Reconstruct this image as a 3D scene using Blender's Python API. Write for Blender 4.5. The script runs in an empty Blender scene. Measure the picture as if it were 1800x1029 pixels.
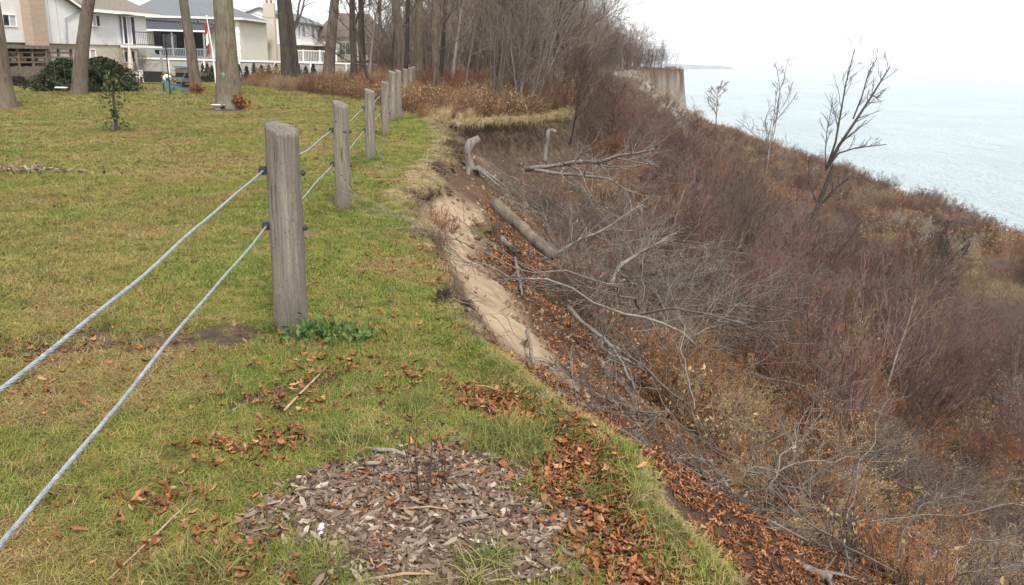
import bpy, math, random
import numpy as np
from mathutils import Vector, Matrix, Euler

S = bpy.context.scene
PI = math.pi
rad = math.radians
RNG = np.random.default_rng(7)
random.seed(7)

# ------------------------------------------------------------------ camera
FPX = 1450.0                                   # focal length in pixels of an 1800 px wide frame
PITCH, ROLL = math.atan(414.5 / FPX), rad(1.5)
CAM = np.array([0.0, 0.0, 1.65])
_r0 = np.array([1.0, 0, 0]); _F = np.array([0, math.cos(PITCH), -math.sin(PITCH)]); _u0 = np.array([0, math.sin(PITCH), math.cos(PITCH)])
_R = _r0 * math.cos(ROLL) + _u0 * math.sin(ROLL)
_U = _u0 * math.cos(ROLL) - _r0 * math.sin(ROLL)
cam_data = bpy.data.cameras.new('camera'); cam = bpy.data.objects.new('camera', cam_data); S.collection.objects.link(cam)
cam_data.sensor_width = 36; cam_data.lens = 36 * FPX / 1800
cam_data.clip_start = 0.05; cam_data.clip_end = 60000
cam.matrix_world = Matrix(((_R[0], _U[0], -_F[0], CAM[0]), (_R[1], _U[1], -_F[1], CAM[1]), (_R[2], _U[2], -_F[2], CAM[2]), (0, 0, 0, 1)))
S.camera = cam

# ------------------------------------------------------------------ light and exposure
SUN_EL, SUN_AZ = rad(50), rad(160)              # azimuth clockwise from +Y: behind the camera, towards the lake
W = bpy.data.worlds.new('World'); S.world = W; W.use_nodes = True
nt = W.node_tree; nt.nodes.clear()
sky = nt.nodes.new('ShaderNodeTexSky'); sky.sky_type = 'NISHITA'; sky.sun_disc = False
sky.sun_elevation = SUN_EL; sky.sun_rotation = SUN_AZ; sky.dust_density = 3; sky.air_density = 1
hs = nt.nodes.new('ShaderNodeHueSaturation'); hs.inputs['Saturation'].default_value = 0.25
mxs = nt.nodes.new('ShaderNodeMix'); mxs.data_type = 'RGBA'; mxs.inputs[0].default_value = 0.8
mxs.inputs[7].default_value = (8.6, 8.7, 8.85, 1)          # even overcast cloud layer
bg = nt.nodes.new('ShaderNodeBackground'); bg.inputs['Strength'].default_value = 0.1
out = nt.nodes.new('ShaderNodeOutputWorld')
nt.links.new(sky.outputs[0], hs.inputs['Color']); nt.links.new(hs.outputs[0], mxs.inputs[6])
nt.links.new(mxs.outputs[2], bg.inputs['Color']); nt.links.new(bg.outputs[0], out.inputs[0])
sun_d = bpy.data.lights.new('sun', 'SUN'); sun_d.energy = 2.2; sun_d.angle = rad(11); sun_d.color = (1, 0.95, 0.88)
sun = bpy.data.objects.new('sun', sun_d); S.collection.objects.link(sun)
sdir = Vector((math.sin(SUN_AZ) * math.cos(SUN_EL), math.cos(SUN_AZ) * math.cos(SUN_EL), math.sin(SUN_EL)))
sun.rotation_euler = sdir.to_track_quat('Z', 'Y').to_euler(); sun.location = sdir * 60
S.view_settings.view_transform = 'Standard'; S.view_settings.look = 'None'
S.view_settings.gamma = 1; S.view_settings.use_curve_mapping = False
S.view_settings.exposure = 0.95
S.render.engine = 'CYCLES'
S.cycles.max_bounces = 5; S.cycles.diffuse_bounces = 3; S.cycles.glossy_bounces = 2; S.cycles.volume_bounces = 1
S.cycles.use_denoising = True

# ------------------------------------------------------------------ pixel helpers (1800 x 1029 frame)
def ray(px, py):
    return FPX * _F + (px - 900) * _R + (514.5 - py) * _U
def at_y(px, py, Y):
    d = ray(px, py); return CAM + d * (Y / d[1])
def proj(P):
    P = np.asarray(P, float); d = P - CAM; k = np.maximum(d @ _F, 1e-3)
    return 900 + FPX * (d @ _R) / k, 514.5 - FPX * (d @ _U) / k

# ------------------------------------------------------------------ noise
_perm = np.random.default_rng(3).permutation(512)
_perm = np.concatenate([_perm, _perm, _perm])
_gr = np.random.default_rng(4).normal(size=(1536, 2)); _gr /= np.linalg.norm(_gr, axis=1)[:, None]
def perlin(x, y):
    x = np.asarray(x, float); y = np.asarray(y, float)
    xi = np.floor(x).astype(int); yi = np.floor(y).astype(int); xf = x - xi; yf = y - yi
    u = xf * xf * xf * (xf * (xf * 6 - 15) + 10); v = yf * yf * yf * (yf * (yf * 6 - 15) + 10)
    def g(ix, iy, dx, dy):
        h = _perm[_perm[ix & 511] + (iy & 511)]
        return _gr[h, 0] * dx + _gr[h, 1] * dy
    a = g(xi, yi, xf, yf); b = g(xi + 1, yi, xf - 1, yf); c = g(xi, yi + 1, xf, yf - 1); d = g(xi + 1, yi + 1, xf - 1, yf - 1)
    return (a + u * (b - a)) * (1 - v) + (c + u * (d - c)) * v
def fbm(x, y, o=4, f=1.0):
    r = 0; a = 1.0
    for i in range(o):
        r = r + a * perlin(x * f + 17.3 * i, y * f - 9.1 * i); f *= 2.03; a *= 0.5
    return r
def sstep(x, a, b):
    t = np.clip((x - a) / (b - a), 0, 1); return t * t * (3 - 2 * t)

# ------------------------------------------------------------------ the bluff edge and the terrain height
EDGE = np.array([(0.2, -60), (0.6, -12), (0.95, 0), (0.84, 1.6), (0.74, 2.35), (0.64, 2.7), (0.54, 3.18), (0.43, 3.45), (0.29, 3.71), (0.17, 3.95),
                 (0.02, 4.25), (-0.15, 4.64), (-0.33, 5.13), (-0.5, 5.95), (-0.68, 6.85), (-0.92, 7.9), (-1.3, 9.3), (-1.42, 10.2), (-1.30, 11.6),
                 (-1.34, 14.0), (-1.40, 17.5), (-1.9, 20.0), (-2.45, 21.9), (-1.6, 22.1), (-0.6, 23.2), (0.4, 24.2), (1.3, 25.6), (1.7, 28), (2.6, 35), (4.0, 50), (5.4, 70),
                 (7.4, 95), (10.5, 120), (17, 145), (25, 162), (31.5, 174), (36, 186), (35.5, 205), (34, 225), (25, 250), (20, 300), (20, 520)])
def edge_d(x, y):
    x = np.asarray(x, float); y = np.asarray(y, float)
    x = x + 0.05 * perlin(x * 2.6, y * 2.6) + 0.03 * perlin(x * 7, y * 7 + 5)
    rag = sstep(y, 7.5, 9.5) * (1 - sstep(y, 26, 40))
    x = x + rag * (0.16 * perlin(x * 0.4 + 3, y * 0.9) + 0.10 * perlin(x * 2 + 9, y * 2.1)); y = y + rag * 0.14 * perlin(x * 1.3, y * 1.1 + 7)
    fr_ = sstep(y, 60, 130); x = x + fr_ * (1.6 * perlin(x * 0.02 + 5, y * 0.12) + 0.6 * perlin(x * 0.1, y * 0.45))
    best = np.full(x.shape, 1e9); sgn = np.zeros(x.shape)
    for (ax, ay), (bx, by) in zip(EDGE[:-1], EDGE[1:]):
        vx, vy = bx - ax, by - ay; L2 = vx * vx + vy * vy
        t = np.clip(((x - ax) * vx + (y - ay) * vy) / L2, 0, 1)
        dx = x - ax - t * vx; dy = y - ay - t * vy
        dd = dx * dx + dy * dy
        cr = vx * dy - vy * dx
        m = dd < best - 1e-12
        best = np.where(m, dd, best); sgn = np.where(m, np.where(cr < 0, 1.0, -1.0), sgn)
    return np.sqrt(best) * sgn
P_D = [0, 0.07, 0.3, 1.3, 3.0, 8.0, 12.0, 22, 34, 50, 60, 70, 400]
P_Z = [0, -0.07, -0.27, -0.92, -2.15, -6.5, -9.9, -13.2, -14.6, -15.6, -16.4, -18, -19]
C_Z = [0, -0.6, -3.5, -9.0, -9.6, -10.8, -12, -14, -15, -15.7, -16.4, -18, -19]
F_Z = [0, -0.45, -1.05, -1.6, -2.9, -6.9, -9.9, -13.2, -14.6, -15.6, -16.4, -18, -19]
def H(x, y, d=None):
    x = np.asarray(x, float); y = np.asarray(y, float)
    if d is None: d = edge_d(x, y)
    z = np.interp(d, P_D, P_Z)
    wf = sstep(y, 20.3, 21.6) * (1 - sstep(y, 30, 36))
    z = z + wf * (np.interp(d, P_D, F_Z) - z)
    wc = sstep(y, 150, 168)
    z = z + wc * (np.interp(d, P_D, C_Z) - z)
    off = sstep(d, 0.05, 1.2)
    z = z + off * (0.16 * fbm(x, y, 3, 0.9) + 0.05 * fbm(x, y, 3, 4.0)) + sstep(d, 3, 14) * (1 - 0.75 * sstep(d, 40, 58)) * 1.3 * fbm(x, y, 3, 0.09)
    z = z + off * sstep(y, 6, 9) * (1 - sstep(y, 30, 45)) * 0.10 * (np.abs(perlin(x * 2.3 + 4, y * 1.7)) + np.abs(perlin(x * 5.1, y * 4.3 + 2)) * 0.6 - 0.3)
    # gullies of the far cliff
    z = z + wc * sstep(d, 0.2, 2) * (1 - sstep(d, 8, 14)) * (2.2 * perlin(x * 0.4 + y * 0.35, y * 0.3) + 1.1 * perlin(x * 0.9, y * 0.9))
    z = np.where((d > 0.5) & (x > 41), np.minimum(z, np.interp(x, [-1e4, 41, 48, 54, 58, 70, 400], [9, -12.0, -14.6, -16.1, -16.9, -18, -19])), z)
    lawn = 1 - sstep(d, -0.4, 0.0)
    z = z + lawn * (0.05 * fbm(x, y, 3, 0.35) + 0.014 * fbm(x, y, 2, 2.4))
    # raised turf lip beside the camera with a shallow trough behind it
    wl = 1 - sstep(y, 4.2, 5.2)
    z = z + wl * (0.035 * np.exp(-((d + 0.06) / 0.05) ** 2) - 0.05 * np.exp(-((d + 0.24) / 0.11) ** 2))
    # yard slopes away from the bluff towards the houses
    z = z - lawn * 1.15 * sstep(y, 14, 66) * sstep(-x, 6, 30)
    z = z + lawn * sstep(y, 72.2, 73.2) * sstep(-x, 8, 12) * 1.25
    return z
def hit(px, py, z0=None):
    d = ray(px, py); d = d / np.linalg.norm(d)
    t = np.concatenate([np.arange(1.5, 30, 0.02), np.geomspace(30, 900, 4000)])
    P = CAM + t[:, None] * d
    below = P[:, 2] < H(P[:, 0], P[:, 1])
    i = int(np.argmax(below)) if below.any() else len(t) - 1
    return P[i]

# ------------------------------------------------------------------ node material helpers
def mat(name):
    m = bpy.data.materials.new(name); m.use_nodes = True
    n = m.node_tree; b = n.nodes['Principled BSDF']; b.inputs['Roughness'].default_value = 0.85
    b.inputs['Specular IOR Level'].default_value = 0.25
    return m, n, b
def N(n, t, **k):
    o = n.nodes.new(t)
    for a, v in k.items(): setattr(o, a, v)
    return o
def pos(n): return N(n, 'ShaderNodeNewGeometry').outputs['Position']
def objc(n): return N(n, 'ShaderNodeTexCoord').outputs['Object']
def rnd(n): return N(n, 'ShaderNodeObjectInfo').outputs['Random']
def noise(n, vec, scale, detail=4, rough=0.55, stretch=None, dist=0):
    if stretch:
        mp = N(n, 'ShaderNodeMapping'); mp.inputs['Scale'].default_value = stretch
        n.links.new(vec, mp.inputs['Vector']); vec = mp.outputs[0]
    t = N(n, 'ShaderNodeTexNoise'); t.inputs['Scale'].default_value = scale; t.inputs['Detail'].default_value = detail
    t.inputs['Roughness'].default_value = rough; t.inputs['Distortion'].default_value = dist
    n.links.new(vec, t.inputs['Vector']); return t.outputs['Fac']
def ramp(n, fac, stops, interp='LINEAR'):
    r = N(n, 'ShaderNodeValToRGB'); e = r.color_ramp; e.interpolation = interp
    while len(e.elements) < len(stops): e.elements.new(0.5)
    for el, (p, c) in zip(e.elements, stops):
        el.position = p; el.color = (c, c, c, 1) if isinstance(c, (int, float)) else (*c, 1)
    n.links.new(fac, r.inputs[0]); return r.outputs[0]
def mix(n, fac, a, b, mode='MIX'):
    m = N(n, 'ShaderNodeMix', data_type='RGBA', blend_type=mode)
    for s, v in ((0, fac), (6, a), (7, b)):
        if isinstance(v, (int, float)): m.inputs[s].default_value = v
        elif isinstance(v, tuple): m.inputs[s].default_value = (*v, 1)
        else: n.links.new(v, m.inputs[s])
    return m.outputs[2]
def math_(n, op, a, b=0.0):
    m = N(n, 'ShaderNodeMath', operation=op)
    for s, v in ((0, a), (1, b)):
        if isinstance(v, (int, float)): m.inputs[s].default_value = v
        else: n.links.new(v, m.inputs[s])
    return m.outputs[0]
def bump(n, b, h, strength=0.4, dist=0.01):
    x = N(n, 'ShaderNodeBump'); x.inputs['Strength'].default_value = strength; x.inputs['Distance'].default_value = dist
    n.links.new(h, x.inputs['Height']); n.links.new(x.outputs[0], b.inputs['Normal'])
def flat(name, c, rough=0.8, var=0.25, scale=3.0, metal=0, bmp=0.0):
    """one base colour broken up by grain and wear"""
    m, n, b = mat(name)
    f = noise(n, objc(n), scale, 5, 0.65)
    lo = tuple(v * (1 - var) for v in c); hi = tuple(min(1, v * (1 + var)) for v in c)
    n.links.new(ramp(n, f, [(0.3, lo), (0.7, hi)]), b.inputs['Base Color'])
    b.inputs['Roughness'].default_value = rough; b.inputs['Metallic'].default_value = metal
    if bmp: bump(n, b, f, bmp)
    return m
def random_mat(name, cols, rough=0.8, grain=30.0, amount=0.35, trans=0.0):
    """colour differs from one object or copy to the next"""
    m, n, b = mat(name)
    k = len(cols)
    c = ramp(n, rnd(n), [(i / max(1, k - 1), c) for i, c in enumerate(cols)])
    f = noise(n, objc(n), grain, 3, 0.6)
    g = ramp(n, f, [(0.25, 1 - amount), (0.75, 1 + amount)])
    n.links.new(mix(n, 1.0, c, g, 'MULTIPLY'), b.inputs['Base Color'])
    b.inputs['Roughness'].default_value = rough
    return m

# ------------------------------------------------------------------ object helpers
COL = S.collection
def tag(o, label=None, cat=None, group=None, kind=None):
    for k, v in (('label', label), ('category', cat), ('group', group), ('kind', kind)):
        if v: o[k] = v
    return o
def link(name, data, parent=None, m=None):
    o = bpy.data.objects.new(name, data); COL.objects.link(o)
    if parent is not None: o.parent = parent
    return o
def empty(name, loc=(0, 0, 0), rz=0, label=None, cat=None, group=None):
    o = link(name, None); o.location = tuple(float(v) for v in loc); o.rotation_euler = (0, 0, rz); o.empty_display_size = 0.1
    return tag(o, label, cat, group)
def mesh_np(name, V, faces, m=None, smooth=False):
    """V (n,3); faces: list of integer arrays (k,3) or (k,4)"""
    me = bpy.data.meshes.new(name)
    V = np.ascontiguousarray(V, dtype=np.float32)
    faces = [np.asarray(f, dtype=np.int32) for f in faces if len(f)]
    loops = np.concatenate([f.ravel() for f in faces]); tot = np.concatenate([np.full(len(f), f.shape[1], np.int32) for f in faces])
    st = np.concatenate([[0], np.cumsum(tot)[:-1]]).astype(np.int32)
    me.vertices.add(len(V)); me.vertices.foreach_set('co', V.ravel())
    me.loops.add(len(loops)); me.loops.foreach_set('vertex_index', loops)
    me.polygons.add(len(tot)); me.polygons.foreach_set('loop_start', st); me.polygons.foreach_set('loop_total', tot)
    if smooth: me.polygons.foreach_set('use_smooth', np.ones(len(tot), bool))
    me.update(calc_edges=True)
    if m is not None:
        for q in (m if isinstance(m, (list, tuple)) else [m]): me.materials.append(q)
    return me
class MB:
    """collects boxes, tubes and faces for ONE mesh"""
    def __init__(s): s.v = []; s.f = []
    def add(s, vs, fs, M=None):
        o = len(s.v)
        s.v += [tuple(M @ Vector(v)) if M is not None else tuple(v) for v in vs]
        s.f += [tuple(i + o for i in f) for f in fs]; return s
    def box(s, c, d, rz=0, rx=0, ry=0):
        x, y, z = d[0] / 2, d[1] / 2, d[2] / 2
        vs = [(-x, -y, -z), (x, -y, -z), (x, y, -z), (-x, y, -z), (-x, -y, z), (x, -y, z), (x, y, z), (-x, y, z)]
        M = Matrix.Translation(c) @ Euler((rx, ry, rz)).to_matrix().to_4x4()
        return s.add(vs, [(0, 3, 2, 1), (4, 5, 6, 7), (0, 1, 5, 4), (1, 2, 6, 5), (2, 3, 7, 6), (3, 0, 4, 7)], M)
    def tube(s, pts, r, n=8, cap=True):
        pts = [Vector(p) for p in pts]; rs = r if isinstance(r, (list, tuple)) else [r] * len(pts)
        ref = Vector((0.3, 0.2, 0.93)) if abs((pts[-1] - pts[0]).normalized().z) < 0.8 else Vector((1, 0.1, 0))
        o = len(s.v)
        for i, p in enumerate(pts):
            t = (pts[min(i + 1, len(pts) - 1)] - pts[max(i - 1, 0)]).normalized()
            a = (ref - t * ref.dot(t)).normalized(); b = t.cross(a)
            for k in range(n):
                an = 2 * PI * k / n; s.v.append(tuple(p + (a * math.cos(an) + b * math.sin(an)) * rs[i]))
        for i in range(len(pts) - 1):
            for k in range(n):
                s.f.append((o + i * n + k, o + i * n + (k + 1) % n, o + (i + 1) * n + (k + 1) % n, o + (i + 1) * n + k))
        if cap:
            s.f.append(tuple(o + k for k in reversed(range(n)))); e = o + (len(pts) - 1) * n; s.f.append(tuple(e + k for k in range(n)))
        return s
    def lathe(s, prof, c=(0, 0, 0), n=14):
        o = len(s.v)
        for r, z in prof:
            for k in range(n):
                an = 2 * PI * k / n; s.v.append((c[0] + r * math.cos(an), c[1] + r * math.sin(an), c[2] + z))
        for i in range(len(prof) - 1):
            for k in range(n):
                s.f.append((o + i * n + k, o + i * n + (k + 1) % n, o + (i + 1) * n + (k + 1) % n, o + (i + 1) * n + k))
        s.f.append(tuple(o + k for k in reversed(range(n)))); e = o + (len(prof) - 1) * n; s.f.append(tuple(e + k for k in range(n)))
        return s
    def mesh(s, name, m, smooth=False):
        me = bpy.data.meshes.new(name); me.from_pydata(s.v, [], s.f); me.update()
        if m is not None: me.materials.append(m)
        if smooth:
            for p in me.polygons: p.use_smooth = True
        return me
    def build(s, name, m, parent=None, smooth=False):
        return link(name, s.mesh(name, m, smooth), parent)
def copy_tree(o, parent=None):
    c = o.copy(); COL.objects.link(c)
    if parent is not None: c.parent = parent
    for ch in list(o.children): copy_tree(ch, c)
    return c

# ------------------------------------------------------------------ branch growth (vectorised)
def unit(a): return a / np.maximum(np.linalg.norm(a, axis=-1, keepdims=True), 1e-9)
def grow(rng, start, direc, length, r0, r1, Np, wob, up):
    """many polylines at once -> points (P,Np,3), radii (P,Np)"""
    P = len(start); pts = np.empty((P, Np, 3)); pts[:, 0] = start
    d = unit(direc); step = (length / (Np - 1))[:, None]
    for i in range(1, Np):
        d = unit(d + wob * rng.normal(size=(P, 3)) + np.array([0, 0, up]))
        pts[:, i] = pts[:, i - 1] + d * step
    t = np.linspace(0, 1, Np)[None]
    return pts, r0[:, None] * (1 - t) + r1[:, None] * t
def spawn(rng, pts, rr, k, t0, t1, lr, ang, Np, wob, up, rratio=0.6, rmin=0.002, lmin=0.05):
    P, n, _ = pts.shape
    idx = np.repeat(np.arange(P), k); Q = len(idx)
    t = rng.uniform(t0, t1, Q) * (n - 1); i = np.minimum(t.astype(int), n - 2); fr = (t - i)[:, None]
    a, b = pts[idx, i], pts[idx, i + 1]; st = a + (b - a) * fr; tg = unit(b - a)
    L = np.linalg.norm(pts[:, 1:] - pts[:, :-1], axis=2).sum(1)[idx]
    rv = rng.normal(size=(Q, 3)); pr = unit(rv - tg * (rv * tg).sum(1)[:, None])
    an = np.radians(rng.uniform(ang[0], ang[1], Q))[:, None]
    d = tg * np.cos(an) + pr * np.sin(an)
    ln = np.maximum(L * rng.uniform(lr[0], lr[1], Q) * (1.15 - 0.6 * t / (n - 1)), lmin)
    r0 = np.maximum((rr[idx, i] * (1 - fr[:, 0]) + rr[idx, i + 1] * fr[:, 0]) * rratio, rmin)
    return grow(rng, st, d, ln, r0, np.maximum(r0 * 0.35, rmin * 0.7), Np, wob, up)
def tubes(pts, rr, sides):
    P, n, _ = pts.shape
    tg = np.empty_like(pts); tg[:, 1:-1] = pts[:, 2:] - pts[:, :-2]; tg[:, 0] = pts[:, 1] - pts[:, 0]; tg[:, -1] = pts[:, -1] - pts[:, -2]
    tg = unit(tg); ax = unit(pts[:, -1] - pts[:, 0])
    ref = np.where(np.abs(ax[:, 2:3]) < 0.8, np.array([[0.1, 0.15, 1.0]]), np.array([[1.0, 0.2, 0]]))[:, None, :]
    a = unit(ref - tg * (tg * ref).sum(2, keepdims=True)); b = np.cross(tg, a)
    an = 2 * PI * np.arange(sides) / sides
    V = pts[:, :, None, :] + rr[:, :, None, None] * (a[:, :, None, :] * np.cos(an)[None, None, :, None] + b[:, :, None, :] * np.sin(an)[None, None, :, None])
    base = (np.arange(P)[:, None, None] * n + np.arange(n - 1)[None, :, None]) * sides
    k = np.arange(sides)[None, None, :]; k2 = (k + 1) % sides
    F = np.stack([base + k, base + k2, base + sides + k2, base + sides + k], -1).reshape(-1, 4)
    return V.reshape(-1, 3), F
def join_np(parts):
    V = []; F = []; o = 0
    for v, f in parts:
        V.append(v); F.append(f + o); o += len(v)
    return np.concatenate(V), np.concatenate(F)
def leaf_quads(rng, c, size, up=0.0):
    """a diamond leaf or seed head at each point"""
    n = len(c); a = unit(rng.normal(size=(n, 3)) + np.array([0, 0, up])); r = rng.normal(size=(n, 3)); b = unit(r - a * (r * a).sum(1)[:, None])
    s = (size * rng.uniform(0.6, 1.4, n))[:, None]
    V = np.stack([c - a * s, c + b * s * 0.45, c + a * s, c - b * s * 0.45], 1).reshape(-1, 3)
    F = np.arange(n * 4).reshape(-1, 4); return V, F
def shrub_np(seed, stems=9, h=1.6, spread=50, lv=((7, 0.35, 0.65), (5, 0.35, 0.6), (3, 0.35, 0.6)), wob=0.16, up=0.06, r=0.016, rmin=0.0034, ang=(25, 65), base=0.12, lean=(0, 0, 0)):
    rng = np.random.default_rng(seed)
    az = rng.uniform(0, 2 * PI, stems); tilt = np.radians(rng.uniform(4, spread, stems))
    d = np.stack([np.cos(az) * np.sin(tilt), np.sin(az) * np.sin(tilt), np.cos(tilt)], 1) + np.array(lean)
    st = np.stack([np.cos(az) * base * rng.random(stems), np.sin(az) * base * rng.random(stems), np.full(stems, -0.12)], 1)
    L = h * rng.uniform(0.6, 1.1, stems)
    p, q = grow(rng, st, d, L, r * rng.uniform(0.6, 1.2, stems), np.full(stems, rmin), 7, wob, up)
    parts = [tubes(p, q, 4)]; tips = []
    for i, (k, a, b) in enumerate(lv):
        Np = (5, 4, 3, 3)[i]
        p, q = spawn(rng, p, q, k, 0.2, 1.0, (a, b), ang, Np, wob * 1.2, up, 0.55, rmin)
        parts.append(tubes(p, q, 3)); tips.append(p)
    V, F = join_np(parts)
    return V, F, tips[-1].reshape(-1, 3)

# ------------------------------------------------------------------ scatter of uncountable stuff (geometry nodes)
def scatter(name, label, cat, pts, eul, scl, idx, meshes):
    src = bpy.data.collections.new(name + '_kinds')
    for i, me in enumerate(meshes):
        src.objects.link(bpy.data.objects.new('%s_kind_%s' % (name, chr(97 + i)), me))
    me = bpy.data.meshes.new(name); n = len(pts)
    me.vertices.add(n); me.vertices.foreach_set('co', np.asarray(pts, np.float32).ravel())
    a = me.attributes.new('turn', 'FLOAT_VECTOR', 'POINT'); a.data.foreach_set('vector', np.asarray(eul, np.float32).ravel())
    s3 = np.asarray(scl, np.float32)
    if s3.ndim == 1: s3 = np.repeat(s3[:, None], 3, 1)
    a = me.attributes.new('size', 'FLOAT_VECTOR', 'POINT'); a.data.foreach_set('vector', s3.ravel())
    a = me.attributes.new('pick', 'INT', 'POINT'); a.data.foreach_set('value', np.asarray(idx, np.int32))
    o = link(name, me); tag(o, label, cat, None, 'stuff')
    g = bpy.data.node_groups.new(name, 'GeometryNodeTree')
    g.interface.new_socket('Geometry', in_out='INPUT', socket_type='NodeSocketGeometry'); g.interface.new_socket('Geometry', in_out='OUTPUT', socket_type='NodeSocketGeometry')
    gi = g.nodes.new('NodeGroupInput'); go = g.nodes.new('NodeGroupOutput')
    ci = g.nodes.new('GeometryNodeCollectionInfo'); ci.inputs['Collection'].default_value = src
    ci.inputs['Separate Children'].default_value = True; ci.inputs['Reset Children'].default_value = True
    ip = g.nodes.new('GeometryNodeInstanceOnPoints'); ip.inputs['Pick Instance'].default_value = True
    for nm, ty, so in (('turn', 'FLOAT_VECTOR', 'Rotation'), ('size', 'FLOAT_VECTOR', 'Scale'), ('pick', 'INT', 'Instance Index')):
        na = g.nodes.new('GeometryNodeInputNamedAttribute'); na.data_type = ty; na.inputs[0].default_value = nm
        g.links.new(na.outputs[0], ip.inputs[so])
    g.links.new(gi.outputs[0], ip.inputs['Points']); g.links.new(ci.outputs[0], ip.inputs['Instance']); g.links.new(ip.outputs[0], go.inputs[0])
    md = o.modifiers.new('scatter', 'NODES'); md.node_group = g
    return o
def normals(x, y, e=0.05):
    return unit(np.stack([-(H(x + e, y) - H(x - e, y)) / (2 * e), -(H(x, y + e) - H(x, y - e)) / (2 * e), np.ones_like(x)], 1))
def lying(rng, nrm, tilt=0.35):
    """euler angles that lay things on slopes with random turn and tilt"""
    n = unit(nrm + tilt * rng.normal(size=nrm.shape)); r = rng.normal(size=nrm.shape)
    xx = unit(r - n * (r * n).sum(1)[:, None]); yy = np.cross(n, xx)
    ey = np.arcsin(np.clip(-xx[:, 2], -1, 1)); ex = np.arctan2(yy[:, 2], n[:, 2]); ez = np.arctan2(xx[:, 1], xx[:, 0])
    return np.stack([ex, ey, ez], 1)

# ------------------------------------------------------------------ places taken from the photograph
G = lambda px, py: hit(px, py)
def in_ellipse(x, y, e):
    cx, cy, rx, ry, rot = e; c, s = math.cos(rot), math.sin(rot)
    u = (x - cx) * c + (y - cy) * s; v = -(x - cx) * s + (y - cy) * c
    return np.sqrt((u / rx) ** 2 + (v / ry) ** 2)
MULCH = (-0.31, 2.78, 0.60, 0.53, 0.0)
def mulch_w(x, y): return 1 - sstep(in_ellipse(x, y, MULCH) + 0.42 * fbm(x, y, 4, 2.6), 0.62, 1.18)
SOIL = [(-2.5, 4.45, 1.2, 0.26, 0.17), (-1.65, 4.72, 0.4, 0.2, 0.1), (-1.25, 3.75, 0.25, 0.06, 0.9), (-1.02, 3.95, 0.22, 0.1, 0.7), (-8.3, 23.7, 1.3, 0.7, 0.0), (-8.1, 17.0, 0.8, 0.35, 0.0), (-6.9, 10.4, 0.6, 0.25, 0.3)]
def soil_w(x, y):
    w = 0
    for e in SOIL: w = np.maximum(w, 1 - sstep(in_ellipse(x, y, e) + 0.5 * fbm(x, y, 3, 2.2), 0.6, 1.15))
    return w
WX = np.array([(-2.3, 21.5), (-2.9, 23.6), (-4.6, 29), (-7.0, 33), (-10.5, 37.5), (-14, 44), (-19, 60), (-20, 72), (-20, 400)])
def weed_w(x, y):
    """tall dry weeds between the lawn and the wood"""
    xl = np.interp(y, WX[:, 1], WX[:, 0]); return sstep(y, 21.2, 22.6) * sstep(x - xl + 0.5 * fbm(x, y, 2, 0.4), -0.4, 0.5)
def drift_w(x, y, d):
    c = -0.25 - 0.04 * sstep(y, 3.0, 2.2) + 0.04 * perlin(y * 2.2, y * 0); return np.exp(-((d - c) / 0.115) ** 2) * (1 - sstep(y, 3.75, 4.1))
def grass_w(x, y, d):
    return (1 - sstep(d, -0.03, 0.05)) * (1 - mulch_w(x, y)) * (1 - 0.93 * soil_w(x, y)) * (1 - weed_w(x, y)) * (1 - 0.92 * drift_w(x, y, d)) * (1 - 0.8 * sstep(d, -0.13, -0.03) * sstep(fbm(x * 0, y, 3, 2.0) + 0.3 * fbm(x, y, 2, 6), 0.02, 0.25) * (1 - sstep(y, 5, 6)))
def sand_w(x, y, d):
    near = sstep(d, 0.0, 0.1) * (1 - sstep(d + 0.25 * fbm(x, y, 3, 1.3), 0.75, 1.1)) * sstep(y, 5.0, 5.9) * (1 - sstep(y, 11.5, 12.8))
    bay = sstep(d, 0.5, 0.8) * (1 - sstep(d, 2.2, 3.2)) * sstep(y, 14, 20) * (1 - sstep(y, 30, 36))
    far = sstep(y, 55, 80) * sstep(d + 1.2 * fbm(x, y, 2, 0.2), 0.3, 1.0) * (1 - sstep(d, 4 , 9 )) * 0.9
    beach = sstep(x, 52.5, 54.5)
    meadow = 0.5 * (1 - sstep(in_ellipse(x, y, (36, 53, 9, 7, 0)), 0.7, 1.1))
    return np.clip(np.maximum.reduce([near, sstep(y, 130, 150) * sstep(d, 0.03, 0.08) * (1 - sstep(d, 9, 12)) * 0.95, bay * 0.45, far, beach, meadow]), 0, 1)

# ================================================================== STRUCTURE: ground, lake, far shore
def attr_f(n, name):
    a = N(n, 'ShaderNodeAttribute'); a.attribute_name = name; return a.outputs['Fac']
m_ground, n, b = mat('ground_cover')
P = pos(n)
gr_c = ramp(n, noise(n, P, 1.1, 5, 0.65), [(0.3, (0.075, 0.09, 0.012)), (0.5, (0.15, 0.14, 0.02)), (0.68, (0.24, 0.18, 0.04))])
gr_c = mix(n, 0.65, gr_c, ramp(n, noise(n, P, 22, 4, 0.7), [(0.3, (0.025, 0.022, 0.008)), (0.55, (0.12, 0.11, 0.025)), (0.8, (0.26, 0.2, 0.07))]))
sand_c0 = ramp(n, noise(n, P, 3.5, 6, 0.7, (1, 1, 0.5)), [(0.22, (0.12, 0.08, 0.05)), (0.42, (0.25, 0.18, 0.115)), (0.6, (0.33, 0.25, 0.165)), (0.78, (0.42, 0.33, 0.23))])
sy_ = N(n, 'ShaderNodeSeparateXYZ'); n.links.new(P, sy_.inputs[0])
clay = ramp(n, math_(n, 'DIVIDE', math_(n, 'SUBTRACT', sy_.outputs['Y'], 40.0), 60.0), [(0.0, 0.0), (1.0, 1.0)])
clay_c = ramp(n, noise(n, P, 0.5, 6, 0.7, (1, 1, 0.35)), [(0.3, (0.12, 0.105, 0.088)), (0.5, (0.22, 0.195, 0.162)), (0.7, (0.31, 0.28, 0.235))])
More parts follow.
